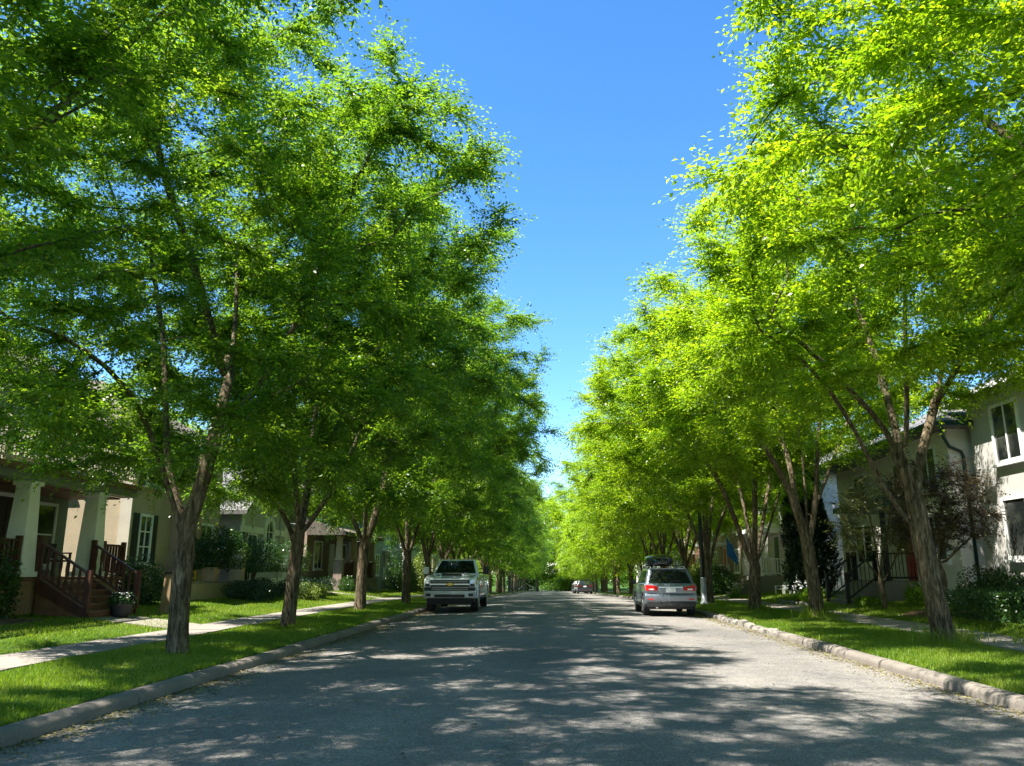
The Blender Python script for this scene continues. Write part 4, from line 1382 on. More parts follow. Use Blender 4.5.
def other_houses():
    plain_house(1, 12.2, 39.0, 51.0, 'white_siding', 'shingle', 5.6, True, 'white sided house with blue flag beside its porch', 71, door_mat='green_door')
    plain_house(1, 12.4, 54, 65, 'brown_siding', 'shingle_brown', 5.4, False, 'brown sided house behind the silver hatchback, beyond the flag house', 72)
    plain_house(1, 12.4, 68, 80, 'brick', 'shingle', 5.6, True, 'brick-fronted house with white trim, glimpsed among distant trunks', 73)
    plain_house(1, 12.4, 84, 96, 'blue_siding', 'shingle', 5.6, True, 'blue-grey sided house glimpsed beyond the brick-fronted one', 74)
    plain_house(1, 12.4, 100, 112, 'white_siding', 'shingle_brown', 5.6, False, 'white sided house standing beside the dark parked cars', 75)
    plain_house(-1, -13.4, 60, 71, 'blue_siding', 'shingle', 5.6, True, 'blue-grey gabled house seen between trunks behind the pickup', 81, door_mat='white')
    plain_house(-1, -13.2, 74, 86, 'white_siding', 'shingle', 5.8, True, 'white gabled house with porch columns beyond the blue-grey one', 82)
    plain_house(-1, -13.2, 90, 102, 'tan_stucco', 'shingle_brown', 5.6, False, 'tan rendered house far along the pickup side', 83)
    plain_house(-1, -13.2, 106, 118, 'grey_siding', 'shingle', 5.6, True, 'grey gabled house farthest along the pickup side', 84)
    plain_house(-1, -7, 284, 296, 'white_siding', 'shingle', 4.2, False, 'tiny pale house closing the far end of the street', 85, porch=False)
other_houses()

# ------------------------------------------------------------------ lamp post, flag, garden chairs
def lamp_post():
    x, y = 6.4, 35.6
    root = empty('street_lamp', (x, y, G(x, y)), 'dark street lamp post with silver lower section beside the silver hatchback', 'street lamp')
    q = MB(); q.lathe([(.16, 0), (.16, .1), (.12, .14), (.115, 1.1), (.11, 1.15)], n=14); q.build('base', 'pole_silver', root, smooth=True)
    q = MB(); q.tube([(0, 0, 1.15), (0, 0, 3.5), (0, 0, 6.2)], [.1, .085, .06], 12); q.build('pole', 'pole_dark', root, smooth=True)
    q = MB(); q.tube([(0, 0, 6.1), (-.15, 0, 6.5), (-.6, 0, 6.7), (-1.1, 0, 6.72)], [.045, .04, .035, .035], 8); q.build('arm', 'pole_dark', root, smooth=True)
    q = MB(); q.hexa([(-1.6, -.13, 6.66), (-1.0, -.1, 6.66), (-1.0, .1, 6.66), (-1.6, .13, 6.66)], [(-1.55, -.1, 6.78), (-1.0, -.07, 6.8), (-1.0, .07, 6.8), (-1.55, .1, 6.78)]); h = q.build('lamp_head', 'pole_dark', root, bevel=.02)
    q = MB(); q.box(-1.52, -1.15, -.09, .09, 6.63, 6.657); q.build('lens', 'lamp_clear', h)
lamp_post()
def flag():
    x, y, z = 10.1, 46.2, G(12, 45) + 1.45
    root = empty('flag', (x, y, z), 'blue flag hanging from a slanted pole beside the white house porch', 'flag')
    q = MB(); q.cyl((.25, 0, .2), (-.35, 0, 1.5), .018, .014, 8); q.build('flagpole', 'white', root)
    q = MB()
    n = 9
    v, f = [], []
    for i in range(n):
        for j in range(6):
            t, s = i / (n - 1), j / 5
            v.append((-.35 + .6 * s * .9 - .02 * t, .05 * math.sin(s * 9 + t * 2) * (.3 + t), 1.47 - s * 1.0 - t * (1.05 - .45 * s)))
    for i in range(n - 1):
        for j in range(5):
            f.append((i * 6 + j, i * 6 + j + 1, (i + 1) * 6 + j + 1, (i + 1) * 6 + j))
    q.v, q.f = v, f
    c = q.build('cloth', 'blue_flag', root, smooth=True)
    m = c.modifiers.new('thick', 'SOLIDIFY'); m.thickness = .006
flag()
def garden_chair():
    first = None
    for k, (x, y, rz, lab) in enumerate(((10.75, 39.4, .5, 'white slatted garden chair farthest from the dark conifer'), (11.0, 38.9, .3, 'white slatted garden chair in the middle of its trio'), (11.25, 38.3, .1, 'white slatted garden chair nearest the dark conifer'))):
        if first is None:
            root = empty('garden_chair', (x, y, G(x, y)), lab, 'chair', 'white garden chairs by the white house', rz)
            q = MB(); q.hexa([(-.3, -.26, .36), (.22, -.26, .26), (.22, .26, .26), (-.3, .26, .36)], [(-.3, -.26, .39), (.22, -.26, .29), (.22, .26, .29), (-.3, .26, .39)]); q.build('seat', 'white', root)
            q = MB()
            for j in range(5):
                yy = -.24 + j * .12
                q.hexa([(.2, yy - .05, .25), (.23, yy - .05, .25), (.23, yy + .05, .25), (.2, yy + .05, .25)], [(.5, yy - .05, .98 - abs(j - 2) * .05), (.53, yy - .05, .98 - abs(j - 2) * .05), (.53, yy + .05, .98 - abs(j - 2) * .05), (.5, yy + .05, .98 - abs(j - 2) * .05)])
            q.build('backrest', 'white', root)
            for sy in (-.32, .32):
                q = MB(); q.box(-.35, .42, sy - .06, sy + .06, .52, .55); q.build('armrest', 'white', root)
                q = MB(); q.box(-.3, -.22, sy - .02, sy + .02, 0, .52); q.build('leg', 'white', root)
                q = MB(); q.hexa([(.45, sy - .02, 0), (.53, sy - .02, 0), (.53, sy + .02, 0), (.45, sy + .02, 0)], [(.32, sy - .02, .52), (.4, sy - .02, .52), (.4, sy + .02, .52), (.32, sy + .02, .52)]); q.build('leg', 'white', root)
            root.scale = (.72, .72, .72)
            first = root
        else:
            c = first.copy(); COL.objects.link(c); c.location = (x, y, G(x, y)); c.rotation_euler = (0, 0, rz); c['label'] = lab
            for ch_ in first.children:
                d = ch_.copy(); COL.objects.link(d); d.parent = c
garden_chair()

# ------------------------------------------------------------------ shrubs, hedges, small trees
def planting():
    bush('shrub', (-12.6, 24.3), (1.1, 1.2, 1.9), 6000, .09, 'leaf_dark', 'dark shrub between the porch stairs and the tan stucco house', seed=1)
    bush('shrub', (-11.9, 16.6), (.55, 1.5, 1.9), 6000, .09, 'leaf_dark', 'dark shrub beside the porch at the picture edge', seed=2)
    bush('shrub', (-13.0, 34.6), (1.4, 1.6, 1.9), 9000, .09, 'leaf_dark', 'dark multi-stemmed shrub before the arched-window house', seed=3, stems=12, lift=.95)
    for k, (x, y, sx, sy, h, lab) in enumerate(((-11.3, 30.6, .8, 2.2, .8, 'low dark juniper before the terrace wall, nearest the low-forking trunk'), (-11.2, 34.2, .9, 2.4, .85, 'low dark juniper before the square terrace post'),
                                                (-11.6, 38.2, .9, 2.2, .85, 'low dark juniper before the arched-window house'))):
        bush('juniper', (x, y), (sx, sy, h), 6500, .07, 'needle', lab, group='low junipers along the terrace wall', seed=20 + k, stems=0)
    for k, (x, y, s, lab) in enumerate(((-10.4, 34.2, .55, 'small lime-yellow shrub just beyond the arched-window tree trunk'), (-10.3, 36.2, .6, 'larger lime-yellow shrub at the pavement edge'))):
        bush('shrub', (x, y), (s, s * 1.3, s * 1.15), 2600, .07, 'leaf_lime', lab, group='lime shrubs by the pavement', seed=30 + k)
    bush('shrub', (-11.6, 46.0), (.7, 1.0, .9), 2500, .08, 'leaf_dark', 'dark low shrub by the white entrance door', seed=33)
    bush('shrub', (-10.8, 58.5), (1.5, 2.6, 3.0), 9000, .12, 'leaf_dark', 'tall green shrub between the brown porch and the pickup', seed=34)
    bush('shrub', (-10.2, 63.5), (.9, 1.3, 3.4), 5000, .13, 'leaf_lime', 'sunlit yellow-green shrub right of the tall green one', seed=35)
    bush('hedge', (-10.0, 73), (.7, 4.0, 1.6), 5000, .12, 'leaf_dark', 'dark clipped hedge seen just left of the pickup', 'hedge', shape='box', seed=36, stems=0)
    # right side
    bush('hedge', (10.6, 19.3), (1.05, 1.5, .62), 12000, .06, 'leaf_dark', 'clipped low hedge before the grey stucco house', 'hedge', shape='box', seed=40, stems=0)
    bush('shrub', (11.7, 23.0), (.7, 1.3, 1.15), 4500, .08, 'leaf_dark', 'dark shrub against the grey stucco wall', seed=41)
    bush('shrub', (11.6, 20.4), (.6, 1.1, 1.0), 4500, .08, 'leaf_dark', 'leafy shrub under the lower stucco-house window', seed=42)
    bush('shrub', (10.9, 25.3), (.6, .7, .7), 2500, .07, 'leaf', 'small light-green shrub below the cream house corner', seed=43)
    bush('shrub', (10.1, 27.2), (.5, .7, .45), 1800, .07, 'leaf', 'small weedy shrub beside the concrete porch', seed=44)
    bush('shrub', (9.9, 31.8), (.6, 1.0, .55), 2000, .07, 'leaf', 'low leafy shrub beyond the porch steps', seed=47)
    bush('shrub', (9.6, 48.5), (1.4, 2.6, 2.1), 9000, .10, 'leaf_dark', 'big round green bush behind the lamp post', seed=45)
    bush('shrub', (9.2, 52.5), (1.0, 1.6, 2.9), 7000, .12, 'leaf_lime', 'sunlit bush behind the lamp post, taller than the round one', seed=46)
    for k, (x, y, lab) in enumerate(((-19, 200, 'big bush closing the far end of the street on the pickup side'), (-7, 214, 'big bush at the far end of the street, next to the pale house'), (5, 222, 'big bush at the far end, straight behind the parked dark cars'),
                                     (17, 204, 'big bush closing the far end of the street on the hatchback side'),
                                     (-1, 228, 'big bush at the very end of the road, in the middle'))):
        bush('shrub', (x, y), (7, 3, 6), 6000, .5, 'leaf', lab, group='bushes closing the far end', seed=200 + k, stems=0)
    # columnar conifer
    x, y = 10.9, 35.4
    root = empty('conifer', (x, y, G(x, y)), 'dark columnar conifer between the white house and the cream house', 'tree')
    r = np.random.default_rng(9)
    n = 16000
    t = r.uniform(0, 1, n) ** .8
    a = r.uniform(0, 6.28, n)
    R0 = np.interp(t, [0, .1, .5, .85, 1], [.85, 1.05, .95, .5, .05]) * (1 + .15 * np.sin(3 * a + 9 * t) + .1 * np.sin(5 * a - 20 * t))
    rr = R0 * np.sqrt(r.uniform(.45, 1, n))
    pos = np.stack([rr * np.cos(a), rr * np.sin(a), .15 + t * 5.6], 1)
    d = np.stack([np.cos(a), np.sin(a), np.zeros(n)], 1)
    ax = unit(d * .5 + np.array([0, 0, .7]) + r.normal(0, .3, (n, 3)))
    nr = unit(d + r.normal(0, .4, (n, 3)))
    L = r.uniform(.1, .2, n)
    np_mesh('crown', leaves_geo(pos, ax, nr, L, L * .45), 4, 'needle', np.clip(r.normal(.5, .25, n), 0, 1), root)
    q = MB(); q.tube([(0, 0, -.1), (0, 0, 3), (0, 0, 5)], [.12, .08, .03], 8); q.build('trunk', 'bark', root, smooth=True)
    # small ornamental trees by the cream house
    x, y = 10.0, 25.6
    make_tree((x, y, G(x, y)), 'small pale-leaved ornamental tree in front of the railed porch', None,
              [([(0, 0, 0), (.02, 0, .5), (-.05, 0, .9)], None), ([(-.05, 0, .9), (-.5, .1, 1.6), (-.9, .2, 2.4)], (0, 1)), ([(-.05, 0, .9), (.1, -.2, 1.7), (.3, -.3, 2.8)], (0, 1)),
               ([(-.05, 0, .7), (.5, .2, 1.4), (.9, .3, 2.2)], (0, .8)), ([(-.05, 0, .9), (-.2, -.3, 1.9), (-.4, -.5, 3.0)], (0, 1))],
              envelope((0, 0, 0), 1.7, 4.0, 1.5, 1.5, 91), 260, 91, .075, 9500, .075, mat='leaf_pale', name='ornamental_tree', step=.25, kill=.4, leaf_r=.02)
    x, y = 10.3, 22.3
    make_tree((x, y, G(x, y)), 'small bronze-leaved ornamental tree behind the leaning street tree', None,
              [([(0, 0, 0), (-.1, 0, .5), (.12, 0, .9), (-.05, .1, 1.3)], None), ([(-.05, .1, 1.3), (-.6, .1, 2.0), (-1.0, .2, 2.7)], (0, 1)), ([(-.05, .1, 1.3), (.3, -.2, 2.2), (.9, -.3, 3.0)], (0, 1)),
               ([(-.05, 0, 1.2), (.7, .2, 1.8), (1.4, .3, 2.3)], (0, .95)), ([(-.05, 0, 1.3), (-.1, -.3, 2.3), (.1, -.5, 3.3)], (0, 1))],
              envelope((.1, 0, 0), 1.9, 4.1, 1.55, 1.5, 92), 320, 92, .08, 12000, .08, mat='leaf_bronze', name='ornamental_tree', step=.25, kill=.4, leaf_r=.02)
    # mulch beds and a stone-edged flower bed
    def bed(x0, x1, y0, y1, nm='soil_bed'):
        xs = np.linspace(x0, x1, 5)
        ys = np.linspace(y0, y1, 5)
        mb = MB()
        for yy in ys:
            for xx in xs:
                e = min(abs(xx - x0), abs(xx - x1), abs(yy - y0), abs(yy - y1)) > .01
                mb.v.append((xx, yy, G(xx, yy) + (.06 if e else -.01)))
        for j in range(4):
            for i in range(4):
                mb.f.append((j * 5 + i, j * 5 + i + 1, (j + 1) * 5 + i + 1, (j + 1) * 5 + i))
        struct(mb.build(nm, 'mulch', smooth=True))
    bed(9.5, 11.0, 21.0, 24.4)
    bed(9.3, 10.6, 31.0, 34.5)
    bed(-12.3, -11.2, 12.0, 18.6)
    k = 0
    r = np.random.default_rng(17)
    for i in range(14):
        yy = 31.0 + i * .27
        xx = 9.28 + r.normal(0, .04)
        bm = bmesh.new()
        bmesh.ops.create_icosphere(bm, subdivisions=2, radius=.13)
        for v in bm.verts:
            v.co *= 1 + r.normal(0, .10)
            v.co.z *= .65
        me = bpy.data.meshes.new('edging_stone')
        bm.to_mesh(me); bm.free()
        me.materials.append(M['kerb_stone'])
        o = bpy.data.objects.new('edging_stone', me)
        COL.objects.link(o)
        o.location = (xx, yy, G(xx, yy) + .05)
        o.rotation_euler = (0, 0, r.uniform(0, 6))
        tag(o, 'rough pale stone edging the flower bed near the dark conifer', 'stone', 'edging stones of the flower bed')
    # white-flowered perennials
    for i, (xx, yy, lab) in enumerate(((9.7, 32.0, 'white-flowered plant near the porch steps'), (9.9, 33.6, 'white-flowered plant in the stone-edged bed, beside the conifer'), (9.0, 41.5, 'white-flowered plant left of the lamp-side tree trunk'))):
        root = empty('flower_plant', (xx, yy, G(xx, yy)), lab, 'flowers', 'white-flowered garden plants')
        geo, tint = scatter_bush(700, 60 + i, 'lump', (.35, .4, .45), .09)
        np_mesh('foliage', geo, 4, 'leaf', tint, root)
        q = MB()
        for j in range(9):
            a, rr = r.uniform(0, 6.28), r.uniform(.05, .35)
            q.lathe([(.0, 0), (.06, .02), (.05, .05), (0, .07)], (rr * math.cos(a), rr * math.sin(a), .5 + r.uniform(0, .25)), n=7)
        q.build('blossom', 'petal', root, smooth=True)
planting()

# ------------------------------------------------------------------ vehicles
def arc(cy, cz, r, a0, a1, n=10):
    return [(cy + r * math.cos(R_(a0 + (a1 - a0) * k / n)), cz + r * math.sin(R_(a0 + (a1 - a0) * k / n))) for k in range(n + 1)]
def wheel(root, x, y, r, wd, sgn, spokes=6):
    z = r
    q = MB()
    h = wd / 2
    q.lathe([(r * .66, -h), (r * .93, -h), (r, -h * .75), (r, h * .75), (r * .93, h), (r * .66, h)], (x, y, z), 'x', 28)
    t = q.build('wheel', 'tyre', root, smooth=False, bevel=.012)
    q = MB()
    e = sgn
    xo = x + e * h * .72
    q.lathe([(r * .655, -.05), (r * .655, .05), (r * .60, .05), (r * .58, .0)], (xo, y, z), 'x', 28)
    for k in range(spokes):
        a = 2 * math.pi * k / spokes
        for da in (-.12, .12):
            c0 = np.array([xo + e * .03, y + .05 * math.cos(a + da), z + .05 * math.sin(a + da)])
            c1 = np.array([xo + e * .035, y + r * .61 * math.cos(a + da * .8), z + r * .61 * math.sin(a + da * .8)])
            q.cyl(c0, c1, .03, .022, 6)
    q.lathe([(.0, -.01), (.085, -.01), (.085, .04), (.06, .055), (.0, .055)], (xo, y, z), 'x', 14)
    q.build('rim', 'rim', t, smooth=False)
def glass_quad(root, pts, name='window', mat='car_glass', push=.008, inset=.0):
    p = [np.array(a, float) for a in pts]
    n = unit(np.cross(p[1] - p[0], p[3] - p[0]))
    q = MB()
    q.hexa([a - n * .004 for a in p], [a + n * push for a in p])
    return q.build(name, mat, root)
def lerp(a, b, t):
    return tuple(a[i] + (b[i] - a[i]) * t for i in range(3))
def bil(c, s, t):
    """point on quad c = [bl, br, tr, tl]."""
    return lerp(lerp(c[0], c[1], s), lerp(c[3], c[2], s), t)

def pickup():
    root = empty('pickup_truck', (-3.93, 31.3, float(gz(31.3)) + .02), 'white pickup truck parked facing the viewer by the grass strip', 'pickup truck')
    W = 1.0
    low = [(0.03, .62), (0.0, .80), (0.02, 1.10), (.10, 1.26), (.5, 1.33), (1.6, 1.40), (3.95, 1.42), (6.15, 1.42), (6.2, 1.3), (6.2, .62), (5.62, .62)]
    low += arc(5.05, .46, .56, 15, 165) + [(4.45, .55), (1.66, .55)] + arc(1.1, .46, .56, 15, 165) + [(.5, .58)]
    q = MB(); q.prism(low, -W, W, 'x'); q.build('body', 'car_white', root, bevel=.06, seg=4)
    q = MB(); q.box(-.92, .92, .25, 6.0, .38, .60); q.build('chassis', 'black_plastic', root)
    # fender flares bulge
    # cab
    cb = [(-.95, 1.68, 1.36), (.95, 1.68, 1.36), (.95, 3.98, 1.36), (-.95, 3.98, 1.36)]
    ct = [(-.74, 2.42, 2.0), (.74, 2.42, 2.0), (.76, 3.78, 2.0), (-.76, 3.78, 2.0)]
    q = MB(); q.hexa(cb, ct); q.build('cab', 'car_white', root, bevel=.06, seg=4)
    f = [cb[0], cb[1], ct[1], ct[0]]
    glass_quad(root, [bil(f, .055, .12), bil(f, .945, .12), bil(f, .93, .90), bil(f, .07, .90)], 'windscreen')
    for sg in (-1, 1):
        c = [cb[1], cb[2], ct[2], ct[1]] if sg > 0 else [cb[3], cb[0], ct[0], ct[3]]
        if sg > 0:
            a, b = (.10, .50), (.54, .92)
        else:
            a, b = (.50, .90), (.08, .46)
        for (s0, s1) in (a, b):
            glass_quad(root, [bil(c, s0, .14), bil(c, s1, .14), bil(c, s1, .86), bil(c, s0, .86)], 'side_window')
    f = [cb[2], cb[3], ct[3], ct[2]]
    glass_quad(root, [bil(f, .1, .2), bil(f, .9, .2), bil(f, .88, .85), bil(f, .12, .85)], 'rear_window')
    for k in range(5):
        x = -.5 + k * .25
        q = MB(); q.box(x - .05, x + .05, 2.47, 2.6, 2.0, 2.035); q.build('marker_light', 'amber', root, bevel=.01)
    # bonnet bulge with black intake
    q = MB(); q.hexa([(-.52, .5, 1.30), (.52, .5, 1.30), (.62, 1.62, 1.37), (-.62, 1.62, 1.37)], [(-.42, .62, 1.43), (.42, .62, 1.43), (.5, 1.6, 1.47), (-.5, 1.6, 1.47)])
    bn = q.build('bonnet', 'car_white', root, bevel=.03, seg=3)
    q = MB(); q.hexa([(-.40, .50, 1.355), (.40, .50, 1.355), (.38, .60, 1.355), (-.38, .60, 1.355)], [(-.37, .56, 1.425), (.37, .56, 1.425), (.37, .64, 1.43), (-.37, .64, 1.43)]); q.build('air_intake', 'black_plastic', bn)
    # grille
    q = MB(); q.box(-.74, .74, -.035, .05, .80, 1.20); g = q.build('grille', 'black_plastic', root, bevel=.02)
    q = MB()
    for z in (.86, .93, 1.13):
        q.box(-.70, .70, -.05, -.03, z - .008, z + .008)
    q.box(-.75, .75, -.06, -.03, 1.015, 1.065)
    q.build('grille_bar', 'chrome', g, bevel=.006)
    q = MB(); q.prism([(-.16, 1.015), (-.075, 1.015), (-.06, .99), (.075, .99), (.07, 1.015), (.16, 1.015), (.18, 1.065), (.085, 1.065), (.07, 1.09), (-.06, 1.09), (-.07, 1.065), (-.145, 1.065)], -.075, -.058, 'y')
    q.build('badge', 'gold', g)
    q = MB(); q.box(-.76, .76, -.03, .0, 1.205, 1.235); q.build('grille_trim', 'chrome', g)
    for sg in (-1, 1):
        a, b = sorted((sg * .755, sg * .985))
        q = MB(); q.hexa([(a, -.02 if sg > 0 else .06, .93), (b, .06 if sg > 0 else -.02, .93), (b, .2, .93), (a, .2, .93)], [(a, -.0 if sg > 0 else .08, 1.2), (b, .08 if sg > 0 else -.0, 1.2), (b, .22, 1.2), (a, .22, 1.2)])
        h = q.build('headlight', 'lamp_clear', root, bevel=.015)
        q = MB(); q.box(min(sg * .78, sg * .94), max(sg * .78, sg * .94), -.035, .0, .96, 1.06); q.build('reflector', 'black_plastic', h)
        q = MB(); q.box(min(sg * .72, sg * .98), max(sg * .72, sg * .98), -.03, .05, .80, .925); q.build('lamp_surround', 'black_plastic', root, bevel=.01)
        # fog lamp pocket
        q = MB(); q.box(min(sg * .72, sg * .9), max(sg * .72, sg * .9), -.125, -.08, .6, .7); q.build('fog_light', 'black_plastic', root, bevel=.01)
        # mirror
        q = MB(); q.box(min(sg * 1.10, sg * 1.34), max(sg * 1.10, sg * 1.34), 1.83, 1.98, 1.40, 1.70)
        m = q.build('wing_mirror', 'silver_trim' if sg < 0 else 'black_plastic', root, bevel=.03)
        q = MB(); q.box(min(sg * .93, sg * 1.12), max(sg * .93, sg * 1.12), 1.86, 1.94, 1.43, 1.49); q.box(min(sg * .93, sg * 1.12), max(sg * .93, sg * 1.12), 1.86, 1.94, 1.60, 1.64); q.build('mirror_arm', 'black_plastic', m)
        for yy in (2.72, 3.72):
            q = MB(); q.box(min(sg * .985, sg * 1.03), max(sg * .985, sg * 1.03), yy, yy + .2, 1.2, 1.25); q.build('door_handle', 'chrome', root, bevel=.01)
        q = MB(); q.box(min(sg * .95, sg * 1.08), max(sg * .95, sg * 1.08), 1.8, 4.1, .45, .53); q.build('running_board', 'black_plastic', root, bevel=.02)
        for (yy) in (1.1, 5.05):
            q = MB()
            o_, i_ = arc(yy, .46, .62, 5, 175, 14), arc(yy, .46, .555, 5, 175, 14)
            for k in range(14):
                xs = sorted((sg * .97, sg * 1.035))
                q.hexa([(xs[0], *o_[k]), (xs[0], *o_[k + 1]), (xs[0], *i_[k + 1]), (xs[0], *i_[k])], [(xs[1], *o_[k]), (xs[1], *o_[k + 1]), (xs[1], *i_[k + 1]), (xs[1], *i_[k])])
            q.build('wheel_arch', 'car_white', root)
            wheel(root, sg * .86, yy, .43, .28, sg)
        q = MB()
        for yy in (1.72, 2.9, 3.98):
            q.box(min(sg * .998, sg * 1.004), max(sg * .998, sg * 1.004), yy - .008, yy + .008, .66, 1.36)
        q.build('door_seam', 'black_plastic', root)
        q = MB(); q.box(min(sg * .8, sg * .99), max(sg * .8, sg * .99), 6.17, 6.23, .85, 1.25); q.build('tail_light', 'tail_red', root, bevel=.01)
    # bumper
    q = MB(); q.hexa([(-1.0, .02, .52), (1.0, .02, .52), (1.0, .35, .52), (-1.0, .35, .52)], [(-1.0, -.06, .78), (1.0, -.06, .78), (1.0, .35, .78), (-1.0, .35, .78)])
    q.hexa([(-.7, -.10, .54), (.7, -.10, .54), (.95, .02, .54), (-.95, .02, .54)], [(-.7, -.12, .76), (.7, -.12, .76), (.95, -.02, .77), (-.95, -.02, .77)])
    bp = q.build('front_bumper', 'silver_trim', root, bevel=.03, seg=3)
    q = MB(); q.box(-.58, .58, -.135, -.09, .56, .67); q.build('lower_grille', 'black_plastic', bp, bevel=.015)
    q = MB(); q.hexa([(-.8, .08, .30), (.8, .08, .30), (.8, .3, .30), (-.8, .3, .30)], [(-.88, .02, .53), (.88, .02, .53), (.88, .3, .53), (-.88, .3, .53)]); q.build('air_dam', 'black_plastic', root)
    q = MB(); q.box(-.95, .95, 6.15, 6.32, .55, .75); q.build('rear_bumper', 'chrome', root, bevel=.03)
    q = MB(); q.box(-.85, .85, 4.05, 6.1, 1.415, 1.45); q.build('bed_cover', 'black_plastic', root, bevel=.01)
pickup()

def hatchback(loc, paint, label, rz=0.0, name='parked_car', group=None, sc=1.0, roofbox=None, full=True):
    """crossover seen from behind: rear at local y = 0, nose at y = 4.4."""
    root = empty(name, loc, label, 'car', group, rz)
    root.scale = (sc, sc, sc)
    W = .9
    low = [(.03, .40), (-.03, .52), (-.03, .70), (.06, .76), (.03, .95), (.07, 1.07), (.16, 1.10), (3.25, 1.05), (4.1, .92), (4.36, .78), (4.42, .55), (4.36, .36), (4.0, .33)]
    low += arc(3.5, .35, .42, 5, 175) + [(3.05, .30), (1.3, .30)] + arc(.85, .35, .42, 5, 175) + [(.4, .36)]
    q = MB(); q.prism(low, -W, W, 'x'); q.build('body', paint, root, bevel=.09, seg=5)
    q = MB(); q.box(-.8, .8, .25, 4.2, .22, .40); q.build('chassis', 'black_plastic', root)
    cb = [(-.86, .10, 1.05), (.86, .10, 1.05), (.86, 3.3, 1.03), (-.86, 3.3, 1.03)]
    ct = [(-.71, .46, 1.61), (.71, .46, 1.61), (.68, 2.35, 1.64), (-.68, 2.35, 1.64)]
    q = MB(); q.hexa(cb, ct); q.build('cabin', paint, root, bevel=.09, seg=5)
    f = [cb[1], cb[0], ct[0], ct[1]]
    f = [cb[0], cb[1], ct[1], ct[0]]
    glass_quad(root, [bil(f, .06, .10), bil(f, .94, .10), bil(f, .90, .88), bil(f, .10, .88)], 'rear_window')
    f2 = [cb[2], cb[3], ct[3], ct[2]]
    glass_quad(root, [bil(f2, .08, .10), bil(f2, .92, .10), bil(f2, .90, .9), bil(f2, .10, .9)], 'windscreen')
    for sg in (-1, 1):
        c = [cb[1], cb[2], ct[2], ct[1]] if sg > 0 else [cb[3], cb[0], ct[0], ct[3]]
        rngs = ((.12, .30), (.33, .57), (.60, .86)) if sg > 0 else ((.70, .88), (.43, .67), (.14, .40))
        for (s0, s1) in rngs:
            glass_quad(root, [bil(c, s0, .12), bil(c, s1, .12), bil(c, s1, .84), bil(c, s0, .84)], 'side_window')
        for yy in (.85, 3.5):
            wheel(root, sg * .79, yy, .34, .22, sg, 5)
        a, b = sorted((sg * .44, sg * .86))
        # tail lamp: rear face piece and wrapped corner
        q = MB(); q.hexa([(a, .00, .86 if sg > 0 else .84), (b, .01, .84 if sg > 0 else .86), (b, .10, .84), (a, .10, .86)], [(a, .02, .98 if sg > 0 else 1.06), (b, .03, 1.06 if sg > 0 else .98), (b, .1, 1.05), (a, .1, .98)])
        q.box(min(sg * .85, sg * .915), max(sg * .85, sg * .915), .05, .38, .88, 1.02)
        tl = q.build('tail_light', 'tail_red' if full else 'tail_dim', root, bevel=.015)
        if full:
            q = MB(); q.box(min(sg * .58, sg * .76), max(sg * .58, sg * .76), -.008, .03, .875, .925); q.build('reversing_lens', 'lamp_clear', tl)
            q = MB(); q.box(min(sg * .6, sg * .8), max(sg * .6, sg * .8), -.045, -.02, .545, .585); q.build('reflector', 'tail_red', root)
        q = MB(); q.box(min(sg * .9, sg * 1.1), max(sg * .9, sg * 1.1), 2.88, 3.0, 1.03, 1.18); q.build('wing_mirror', 'black_plastic' if full else paint, root, bevel=.03)
        if full:
            for yy in (1.35, 2.35):
                q = MB(); q.box(min(sg * .89, sg * .925), max(sg * .89, sg * .925), yy, yy + .18, .90, .935); q.build('door_handle', paint, root, bevel=.008)
            q = MB()
            for yy in (1.25, 2.15, 3.1):
                q.box(min(sg * .899, sg * .903), max(sg * .899, sg * .903), yy - .006, yy + .006, .4, 1.02)
            q.build('door_seam', 'black_plastic', root)
            q = MB(); q.tube([(sg * .60, .62, 1.61), (sg * .60, .7, 1.68), (sg * .60, 2.1, 1.70), (sg * .60, 2.25, 1.63)], [.018] * 4, 8); q.build('roof_rail', 'chrome', root, smooth=True)
            q = MB(); q.box(min(sg * .88, sg * .912), max(sg * .88, sg * .912), 1.28, 3.08, .30, .42); q.build('sill_cladding', 'black_plastic', root, bevel=.01)
        a, b = sorted((sg * .45, sg * .85))
        q = MB(); q.box(a, b, 4.28, 4.41, .66, .80); q.build('headlight', 'lamp_clear', root, bevel=.03)
    q = MB(); q.box(-.66, .66, .40, .56, 1.585, 1.625); q.build('spoiler', paint, root, bevel=.015)
    q = MB(); q.box(-.84, .84, -.045, .2, .30, .50); q.build('lower_bumper', 'black_plastic', root, bevel=.03)
    q = MB(); q.box(-.17, .17, -.02, .03, .80, .94); pl = q.build('licence_plate', 'plate', root, bevel=.004)
    if full:
        q = MB(); q.box(-.42, .42, .0, .05, .955, .99); q.build('chrome_strip', 'chrome', root, bevel=.006)
        q = MB(); q.tube([(0, .11, 1.12), (.12, .14, 1.17), (.36, .17, 1.20)], [.014, .011, .007], 6); q.build('wiper', 'black_plastic', root)
        q = MB(); q.box(-.3, .3, -.052, -.03, .34, .42); q.build('skid_plate', 'black_plastic', root, bevel=.01)
        q = MB(); q.cyl((-.5, -.02, .29), (-.5, .2, .29), .035, n=10); q.build('exhaust_pipe', 'chrome', root)
        for yy in (.95, 1.75):
            q = MB(); q.box(-.72, .72, yy - .03, yy + .03, 1.695, 1.725); q.build('crossbar', 'chrome' if yy > 1 else 'black_plastic', root, bevel=.008)
    return root
suvp = (4.10, 29.1, float(gz(29.1)) + .025)
hatchback(suvp, 'car_silver', 'silver hatchback with black roof box parked with its tail to the viewer')
